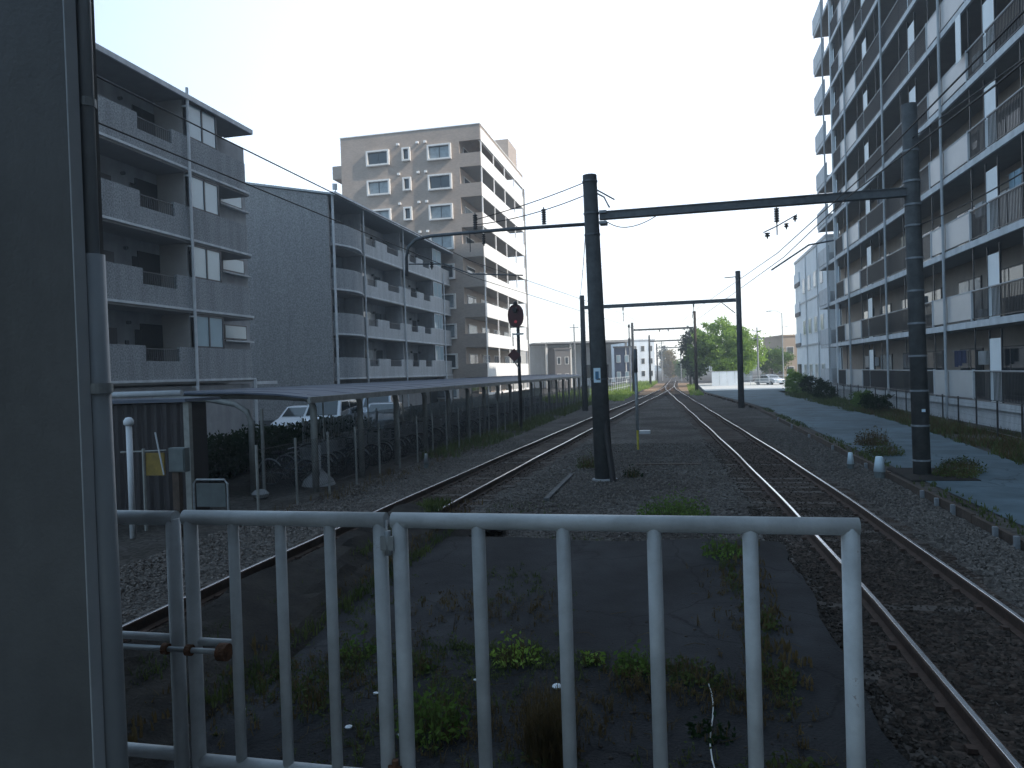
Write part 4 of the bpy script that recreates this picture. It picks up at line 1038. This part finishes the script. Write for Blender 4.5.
while y < S1:
    po = MB().tube([(-8.42,y,-.3),(-8.42,y,1.72),(-8.46,y,1.86),(-8.6,y,1.97),(-9.4,y,2.03),(-10.4,y,2.07),(XR,y,2.11)], .085, 8).build('post', M['shpost'], sh, smooth=True)
    MB().tube([(-8.3,y+.25,1.0),(-8.3,y+.25,1.85)], .02, 6).build('drain_tube', M['shpost'], po)
    y += 2.6 if y < 38 else 3.0
# back fence of the shelter and hedge behind
bf = thing('rear_fence', (-12,38,-.2), 'grey slatted fence behind the parked bicycles', 'fence')
y = 22.
while y < 64: MB().box(-12.03,-11.97,y-.03,y+.03,-.25,1.15).build('post', M['galv'], bf); y += 2.
q = MB(); y = 22.
while y < 64: q.box(-12.01,-11.99,y,y+.03,-.1,1.05); y += .12
q.build('slats', M['galv'], bf)
# wire fence along the track side of the shelter
wf = thing('wire_fence', (-7.75,40,-.2), 'chain link fence on slim posts between the left track and the shelter', 'fence')
y = 12.5
while y < 66: MB().tube([(-7.8,y,-.25),(-7.8,y,1.2)], .028, 7).build('post', M['shpost'], wf); y += 1.45
nt_ = MB()
for zz in (1.1,.6,.05): nt_.tube([(-7.8,12.5,zz),(-7.8,66,zz)], .004, 4)
y = 11.4
while y < 65:
    h = 1.05
    for (a,b) in ((y,y+h),(y+h,y)):
        p, q_ = (a,.05), (b,1.1)
        if min(a,b) < 12.5: continue
        nt_.tube([(-7.8,p[0],p[1]),(-7.8,q_[0],q_[1])], .0024, 3, cap=False)
    y += .085
nt_.build('chain_link', M['wire'], wf)
hd = thing('hedge', (-13,36,-.2), 'dark hedge running behind the bicycle shelter', 'hedge')
mb = MB(); pts = []
for _ in range(20000):
    y = random.uniform(15.5,64); pts.append((-12.9+random.gauss(0,.25), y, random.uniform(-.2,(.88 if y < 27 else .62)+.12*math.sin(y*1.3)+.1*math.sin(y*3.1))))
for _ in range(9000):
    pts.append((-12.6+random.gauss(0,.35), random.uniform(15.3,27), random.uniform(-.2,.95)))
leaves(mb, pts, .065); mb.build('leaves', M['leafdark'], hd)
mb = MB(); y = 17.5
while y < 64: mb.tube([(-12.9,y,-.25),(-12.9,y+.1,.5)], .03, 5); y += 1.2
mb.build('stems', M['bark'], hd)
# bicycles
def wheel(x, y, z, r):
    mb = MB(); n = 20
    pts = [(x+r*math.cos(2*math.pi*i/n), y, z+r*math.sin(2*math.pi*i/n)) for i in range(n+1)]
    return mb.tube(pts, .018, 5, cap=False)
def make_bike(fm):
    t = thing('bicycle', (0,0,0), 'dark parked city bicycle in the row under the shelter roof', 'bicycle', 'bicycles under the shelter')
    for x in (-.52,.55):
        wh = wheel(x,0,.33,.31).build('wheel', M['tyre'], t)
        sp = MB()
        for i in range(8):
            a = math.pi*i/8; sp.tube([(x-.3*math.cos(a),0,.33-.3*math.sin(a)),(x+.3*math.cos(a),0,.33+.3*math.sin(a))], .003, 3)
        sp.build('spokes', M['galv'], wh)
        MB().tube([(x+.35*math.cos(a),0,.33+.35*math.sin(a)) for a in [R(30+12*i) for i in range(12)]], .022, 4).build('mudguard', M['galv'], t)
    f = MB().tube([(-.52,0,.33),(-.1,0,.3),(.4,0,.62),(.42,0,.78)], .018, 6).tube([(-.1,0,.3),(-.24,0,.82)], .016, 6).tube([(-.52,0,.33),(-.2,0,.68)], .012, 5).tube([(.55,0,.33),(.42,0,.75),(.38,0,.98)], .016, 6).tube([(-.15,0,.55),(.4,0,.64)], .014, 5)
    f.build('frame', M[fm], t)
    MB().tube([(.22,-.26,.99),(.36,-.2,1.02),(.38,0,.98),(.36,.2,1.02),(.22,.26,.99)], .013, 6).build('handlebar', M['galv'], t)
    MB().prism([(-.38,-.1),(-.3,-.11),(-.08,-.03),(-.08,.03),(-.3,.11),(-.38,.1)],'z',.83,.88).build('saddle', M['tyre'], t, bevel=.015)
    bk = MB(); 
    for i in range(9):
        u = -.16+.04*i; bk.box(.5,.51,u-.004,u+.004,.72,.98).box(.76,.77,u-.004,u+.004,.72,.98)
        bk.box(.5+.0325*i-.004,.5+.0325*i+.004,-.165,-.155,.72,.98).box(.5+.0325*i-.004,.5+.0325*i+.004,.155,.165,.72,.98)
    bk.box(.5,.77,-.165,.165,.71,.72).box(.49,.78,-.17,-.15,.98,.995).box(.49,.78,.15,.17,.98,.995).box(.49,.505,-.15,.15,.98,.995).box(.765,.78,-.15,.15,.98,.995)
    bk.build('basket', M['galv'], t)
    MB().tube([(-.5,.04,.33),(-.1,.04,.3)], .012, 5).lathe((-.1,.05,.3),[(.02,0),(.09,.0),(.09,.012),(.02,.012)],12).build('crank', M['steel'], t)
    return t
b1 = make_bike('bikeframe'); b2 = make_bike('bikeblue'); first = {0:True,1:True}
y = 16.3; i = 0
while y < 50:
    if 0.08 < random.random():
        src = (b1,b2)[i%2]
        o = src if first[i%2] else copy_tree(src); first[i%2] = False
        o.location = (-9.6+random.uniform(-.25,.25), y, -.24); o.rotation_euler = (R(random.uniform(-8,8)),0,R(random.choice((0,0,180))+random.uniform(-9,9)))
        i += 1
    y += random.uniform(.45,.72)

# ------------------------------------------------------------------ shed and items at the left
sd = thing('storage_shed', (-11.2,14,-.2), 'dark brown corrugated shed at the left end of the bicycle shelter', 'shed')
cr = MB(); x = -13.6; prof = []
while x < -9.35: prof += [(x,12.55),(x+.07,12.51),(x+.14,12.51),(x+.2,12.55)]; x += .22
cr.prism(prof+[(-9.35,12.62),(-13.6,12.62)],'z',-.2,2.02); cr.build('front_wall', M['corr'], sd)
MB().box(-13.5,-9.4,12.63,13.3,-.2,2.02).build('side_wall', M['corr'], sd)
MB().box(-13.8,-9.2,12.38,13.5,2.05,2.11).build('roof', M['roofing'], sd)
MB().tube([(-13.8,12.36,2.22),(-9.25,12.36,2.22)], .06, 10).build('gutter', M['trim'], sd, smooth=True)
MB().box(-9.34,-9.22,12.5,12.6,-.2,2.04).build('corner_post', M['shpost'], sd)
wp_ = thing('white_pipe_post', (-9.3,11,-.2), 'white standing pipe with a rounded cap in front of the shed', 'pipe')
MB().tube([(-9.3,11,-.25),(-9.3,11,1.72)], .05, 14).build('pipe', M['edge'], wp_, smooth=True)
MB().lathe((-9.3,11,1.7),[(.055,0),(.085,.03),(.085,.09),(.05,.14),(.01,.15)],14).build('cap', M['edge'], wp_, smooth=True)
ub = thing('utility_box', (-8.35,11.2,-.2), 'grey green utility box on a post in front of the shed', 'utility box')
MB().box(-8.62,-8.30,11.1,11.25,.88,1.3).build('box', M['green'], ub, bevel=.015); MB().box(-8.58,-8.45,11.13,11.22,-.25,.88).build('post', M['wood'], ub)
MB().box(-8.6,-8.32,11.085,11.099,.91,1.27).build('lid', M['green'], ub)
yb = thing('yellow_board', (-8.9,11.6,-.2), 'dull yellow board hanging between two posts by the shed', 'board')
MB().box(-9.5,-9.12,11.62,11.66,.75,1.16).build('board', M['yellow'], yb); MB().tube([(-9.52,11.6,-.25),(-9.52,11.6,1.24)], .03, 6).build('post', M['shpost'], yb)
MB().tube([(-10.0,11.6,1.18),(-9.05,11.6,1.21)], .015, 5).build('crossbar', M['shpost'], yb)
tag(MB().tube([(-8.78,11,1.58),(-8.60,10.95,.86)], .014, 6).build('leaning_rod', M['trim']), 'thin white rod leaning against the grey green utility box', 'rod')
sb = thing('sign_board', (-8.1,12.0,-.2), 'small white board in a rounded frame on the ground by the fence', 'sign board')
MB().box(-8.75,-8.15,12.0,12.03,.12,.55).build('board', M['green'], sb)
MB().tube([(-8.8,12,-.25),(-8.8,12,.55),(-8.74,12,.62),(-8.16,12,.62),(-8.1,12,.55),(-8.1,12,-.25)], .02, 7).build('frame', M['galv'], sb)
cn = thing('concrete_stand', (-9.9,18.0,-.2), 'pale concrete stand with a short pipe among the bicycles', 'stand')
MB().lathe((-8.9,17.0,-.25),[(.42,0),(.36,.14),(.14,.34),(.1,.4)],12).build('base', M['concrete'], cn); MB().tube([(-8.9,17,.1),(-8.9,17,.75)], .08, 10).build('pipe', M['edge'], cn)
for x,y,lab in [(-9.3,15.0,'rounded stone at the foot of the first shelter post')]:
    tag(MB().lathe((x,y,-.22),[(.16,0),(.2,.08),(.12,.16),(.03,.18)],9).build('stone', M['concrete']), lab, 'stone')

# ------------------------------------------------------------------ parked cars behind the shelter
def make_car(name, body, loc, rz, label, van=False):
    t = thing(name, (0,0,0), label, 'car', 'cars parked behind the bicycle shelter')
    H = 1.75 if van else 1.45
    if van: P = [(-1.65,.35),(-1.7,.95),(-1.6,1.05),(-1.5,H-.05),(-1.3,H),(.7,H),(1.25,1.05),(1.68,.9),(1.7,.35)]
    else: P = [(-2.05,.35),(-2.1,.85),(-1.95,.98),(-1.45,1.05),(-.95,H-.04),(-.6,H),(.25,H-.02),(.95,1.0),(1.95,.8),(2.05,.35)]
    me = MB(); n = len(P)
    for s, inset in ((-.72,0),(-.8,0),(.8,0),(.72,0)):
        pass
    def sec(yv, taper):
        return [(x, yv*(1-.18*max(0,(z-.95)/(H-.95))), z) for x,z in P]
    k = 0
    for yv in (-.82,.82): me.v += sec(yv,0)
    me.f.append(tuple(range(n-1,-1,-1))); me.f.append(tuple(range(n,2*n)))
    for i in range(n): j=(i+1)%n; me.f.append((i,j,n+j,n+i))
    me.build('body', M[body], t, bevel=.06)
    g_ = MB()
    def sidewin(x0,x1,x2,x3,z0,z1):
        for s in (-1,1):
            yl = lambda z: s*(.823*(1-.18*max(0,(z-.95)/(H-.95)))+.004)
            g_.quad((x0,yl(z0),z0),(x1,yl(z0),z0),(x2,yl(z1),z1),(x3,yl(z1),z1))
    if van: sidewin(-1.45,-.35,-.35,-1.35,1.08,H-.12); sidewin(-.27,1.1,.66,-.27,1.08,H-.12)
    else: sidewin(-1.3,-.3,-.3,-.88,1.05,H-.1); sidewin(-.22,.8,.25,-.22,1.05,H-.1)
    if van: a,b,c,d = (1.21,1.12),(.75,H-.06),(-1.603,1.12),(-1.52,H-.12)
    else: a,b,c,d = (.92,1.04),(.3,H-.05),(-1.47,1.08),(-1.0,H-.08)
    for (x0,z0),(x1,z1),s in ((a,b,.012),(c,d,-.012)):
        g_.quad((x0+s,-.66,z0),(x0+s,.66,z0),(x1+s,.58,z1),(x1+s,-.58,z1))
    g_.build('windows', M['glass'], t)
    for x in ((-1.05,1.1) if van else (-1.3,1.3)):
        for s in (-1,1):
            w_ = MB().tube([(x,s*.68,.31),(x,s*.84,.31)], .31, 18).build('wheel', M['tyre'], t)
            MB().tube([(x,s*.835,.31),(x,s*.85,.31)], .19, 12).build('rim', M['galv'], w_)
    xe = 1.7 if van else 2.05
    for s in (-1,1):
        MB().box(xe-.12,xe+.01,s*.62-.13,s*.62+.13,.62,.76).build('headlight', M['skyglass'], t)
        MB().box(-xe-.05,-xe+.1,s*.66-.09,s*.66+.09,.7,.9).build('taillight', M['tail'], t)
    MB().box(xe-.02,xe+.02,-.2,.2,.42,.54).build('number_plate', M['signwhite'], t)
    t.location = loc; t.rotation_euler = (0,0,R(rz)); return t
make_car('parked_car','carwhite',(-16.3,30,-.2),-80,'white sedan parked leftmost behind the shelter')
make_car('parked_van','carwhite',(-14.6,29.2,-.2),-82,'tall white boxy car second from the left behind the shelter',True)
make_car('parked_car','cargrey',(-13.1,31.5,-.2),-75,'silver car parked behind the shelter in front of the side wall')
make_car('parked_van','cargrey',(-15.4,36.5,-.2),-78,'silver boxy car parked rightmost behind the shelter',True)
make_car('parked_car','cargrey',(11.2,99,-.2),-60,'grey car parked at the far end of the path')

# ------------------------------------------------------------------ far buildings and furniture
def simple_building(name, x0, x1, y0, y1, h, wm, label, rows, cols, roof='edge', win='glass', cat='building'):
    t = thing(name, ((x0+x1)/2,(y0+y1)/2,-.2), label, cat)
    MB().box(x0,x1,y0,y1,-.2,h).build('wall', M[wm], t); MB().box(x0-.15,x1+.15,y0-.15,y1+.15,h,h+.25).build('roof', M[roof], t)
    for r_ in range(rows):
        for c in range(cols):
            wd_ = (x1-x0)/cols; xx = x0+wd_*(c+.25); z = .9+(h-.6)/rows*r_
            wo = MB().box(xx,xx+wd_*.5,y0-.06,y0,z,z+1.2).build('window', M['wframe'], t)
            MB().box(xx+.08,xx+wd_*.5-.08,y0-.075,y0-.061,z+.08,z+1.12).build('pane', M[win], wo)
    # track-facing side windows
    sx = x0 if x0 > 0 else x1; s = -1 if x0 > 0 else 1
    for r_ in range(rows):
        for c in range(3):
            yy = y0+(y1-y0)*(c+.3)/3; z = .9+(h-.6)/rows*r_
            wo = MB().box(min(sx,sx+s*.06),max(sx,sx+s*.06),yy,yy+1.4,z,z+1.2).build('window', M['frame'], t)
            MB().box(min(sx+s*.061,sx+s*.07),max(sx+s*.061,sx+s*.07),yy+.08,yy+1.32,z+.08,z+1.12).build('pane', M[win], wo)
    return t
cb = thing('canopy_building', (-17,125,-.2), 'long low building under a wide flat grey canopy roof', 'building')
MB().prism([(-26,6.9),(-9.5,6.9),(-9.5,7.3),(-26,7.1)],'y',118,134).build('canopy_roof', M['concrete'], cb)
MB().box(-26,-11,124,133,-.2,6.85).build('wall', M['whitewall'], cb)
for x in (-24,-20,-14.5,-10.5): MB().box(x-.15,x+.15,118.5,118.8,-.2,6.88).build('column', M['cream'], cb)
for x in (-22.5,-15.5,-13.2): MB().box(x,x+1.6,123.93,124,1.2,3.4).build('window', M['glass'], cb)
simple_building('grey_block',-20.3,-17.8,116,122,5.9,'greywall','dark grey two storey block in front of the canopy building',2,2,'greywall')
simple_building('blue_house',-10.3,-7.6,122,132,6.0,'bluewall','dark blue house at the end of the canopy roof',2,2,'greywall','skyglass')
simple_building('white_apartments',-12.6,-7.6,152,168,8.2,'whitewall','pale terraced apartment house left of the distant track',3,3)
simple_building('pale_house',-20.5,-15.5,150,160,6.5,'cream','small cream house between the blue house and the terraced apartments',2,2)
simple_building('pale_office',-3.0,1.2,380,400,12,'whitewall','faint pale office block at the vanishing point of the track',3,3) if False else None
simple_building('brown_building',15.8,20.5,130,140,7.1,'brownwall','light brown two storey building behind the small tree',2,2,'brownwall')
simple_building('pale_house',7.5,11.5,135,145,4.2,'cream','low cream house behind the large green tree',1,2)
simple_building('pale_house',-33,-24.5,108,120,6.5,'cream','cream house left of the canopy building',2,3)
simple_building('white_apartments',-46,-34,100,120,9,'whitewall','white apartment house hidden mostly behind the grey block',3,4)
for o_ in bpy.data.objects:
    if o_.parent is None and o_.name.split('.')[0] in ('canopy_building','grey_block','white_apartments','pale_house','brown_building'):
        o_.rotation_euler = (0,0,R(22 if o_.location.x < 0 else 12))
cb.rotation_euler = (0,0,R(26))
# low white wall beside the tree
lw = thing('panel_wall', (5,99,-.2), 'pale ribbed panel wall at the foot of the large tree', 'wall')
x = 4.1
while x < 7.8: MB().box(x,x+.92,99,99.08,-.2,1.75).build('panel', M['whitewall'], lw); x += .95
MB().box(4.05,7.9,98.97,99.11,1.75,1.82).build('coping', M['trim'], lw)
# white pipe fence to the right of it
pf = thing('pipe_fence', (10,97,-.2), 'white pipe fence at the far end of the path', 'fence')
x = 7.6
while x < 17: MB().tube([(x,97,-.2),(x,97,1.1)], .03, 6).build('post', M['edge'], pf); x += 1.1
for z in (.4,.75,1.1): MB().tube([(7.6,97,z),(17,97,z)], .025, 6).build('rail', M['edge'], pf)
lf = thing('pipe_fence', (-7.5,85,-.2), 'pale mesh fence in the sunlit grass left of the far track', 'fence')
y = 67
while y < 100: MB().tube([(-8.2+.06*(y-67),y,-.2),(-8.2+.06*(y-67),y,1.5)], .035, 6).build('post', M['edge'], lf); y += 1.5
for z in (.3,.9,1.5): MB().tube([(-8.2,67,z),(-6.2,100,z)], .02, 6).build('rail', M['edge'], lf)
# street lamp and utility poles
sl_ = thing('street_lamp', (13,100,-.2), 'tall slim street lamp with a curved arm near the brown building', 'street lamp')
MB().tube([(13,100,-.2),(13,100,9.0)], .08, 8, .05).build('pole', M['galv'], sl_); MB().tube([(13,100,8.9),(12.4,100,9.3),(11.6,100,9.35)], .035, 6).build('arm', M['galv'], sl_)
MB().box(11.1,11.7,99.88,100.12,9.27,9.37).build('lamp_head', M['galv'], sl_)
MB().tube([(13,100,7.2),(13.8,100,7.3)], .03, 6).build('arm', M['galv'], sl_)
def upole(x, y, h, label):
    t = thing('utility_pole', (x,y,-.2), label, 'utility pole', 'distant utility poles')
    MB().tube([(x,y,-.2),(x,y,h)], .13, 8, .09).build('pole', M['concrete'], t); MB().box(x-.7,x+.7,y-.05,y+.05,h-.6,h-.5).build('crossarm', M['galv'], t)
    insulator(t,x-.5,y,h-.5,2); insulator(t,x+.5,y,h-.5,2)
upole(9.95,100,6.4,'pale utility pole just right of the large tree'); upole(11.7,118,8.2,'utility pole between the tree and the street lamp')
upole(-15.4,112,9.6,'thin utility pole in front of the canopy building'); upole(-3.6,165,8.5,'distant utility pole left of the track'); upole(.4,150,6.5,'distant utility pole right of the track')
upole(18,95,9,'utility pole half hidden by the white building')
# small sign-box stands near the path end
for x,y,lab in [(12.3,91,'pale blue roadside cabinet in front of the brown building')]:
    t = thing('cabinet', (x,y,-.2), lab, 'cabinet'); MB().box(x,x+1.4,y,y+.6,-.15,1.3).build('box', M['signwhite'], t, bevel=.03); MB().box(x+.1,x+1.3,y-.012,y-.001,.1,1.2).build('door', M['trim'], t)
# thin summer haze filling the air
hz_ = MB().box(-260,260,-60,420,-.5,70).build('haze', bpy.data.materials.new('haze'))
hm = hz_.data.materials[0]; hm.use_nodes = True; hn = hm.node_tree.nodes; hn.remove(hn['Principled BSDF'])
vs = hn.new('ShaderNodeVolumeScatter'); vs.inputs['Density'].default_value = .0018; vs.inputs['Anisotropy'].default_value = .3; vs.inputs['Color'].default_value = (.9,.95,1,1)
hm.node_tree.links.new(vs.outputs[0], hn['Material Output'].inputs['Volume'])
struct(hz_)
# low far wooded hills / tree line closing the horizon
hl = MB(); N_ = 60
for i in range(N_+1):
    x = -700+1400*i/N_; h = 5+4*math.sin(i*.7)+3*math.sin(i*1.9)
    hl.v += [(x,900,-1),(x,900,max(2,h))]
for i in range(N_): hl.f.append((2*i,2*i+2,2*i+3,2*i+1))
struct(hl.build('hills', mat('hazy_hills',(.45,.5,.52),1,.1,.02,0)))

scene.render.engine = 'CYCLES'
scene.cycles.max_bounces = 6; scene.cycles.volume_bounces = 0
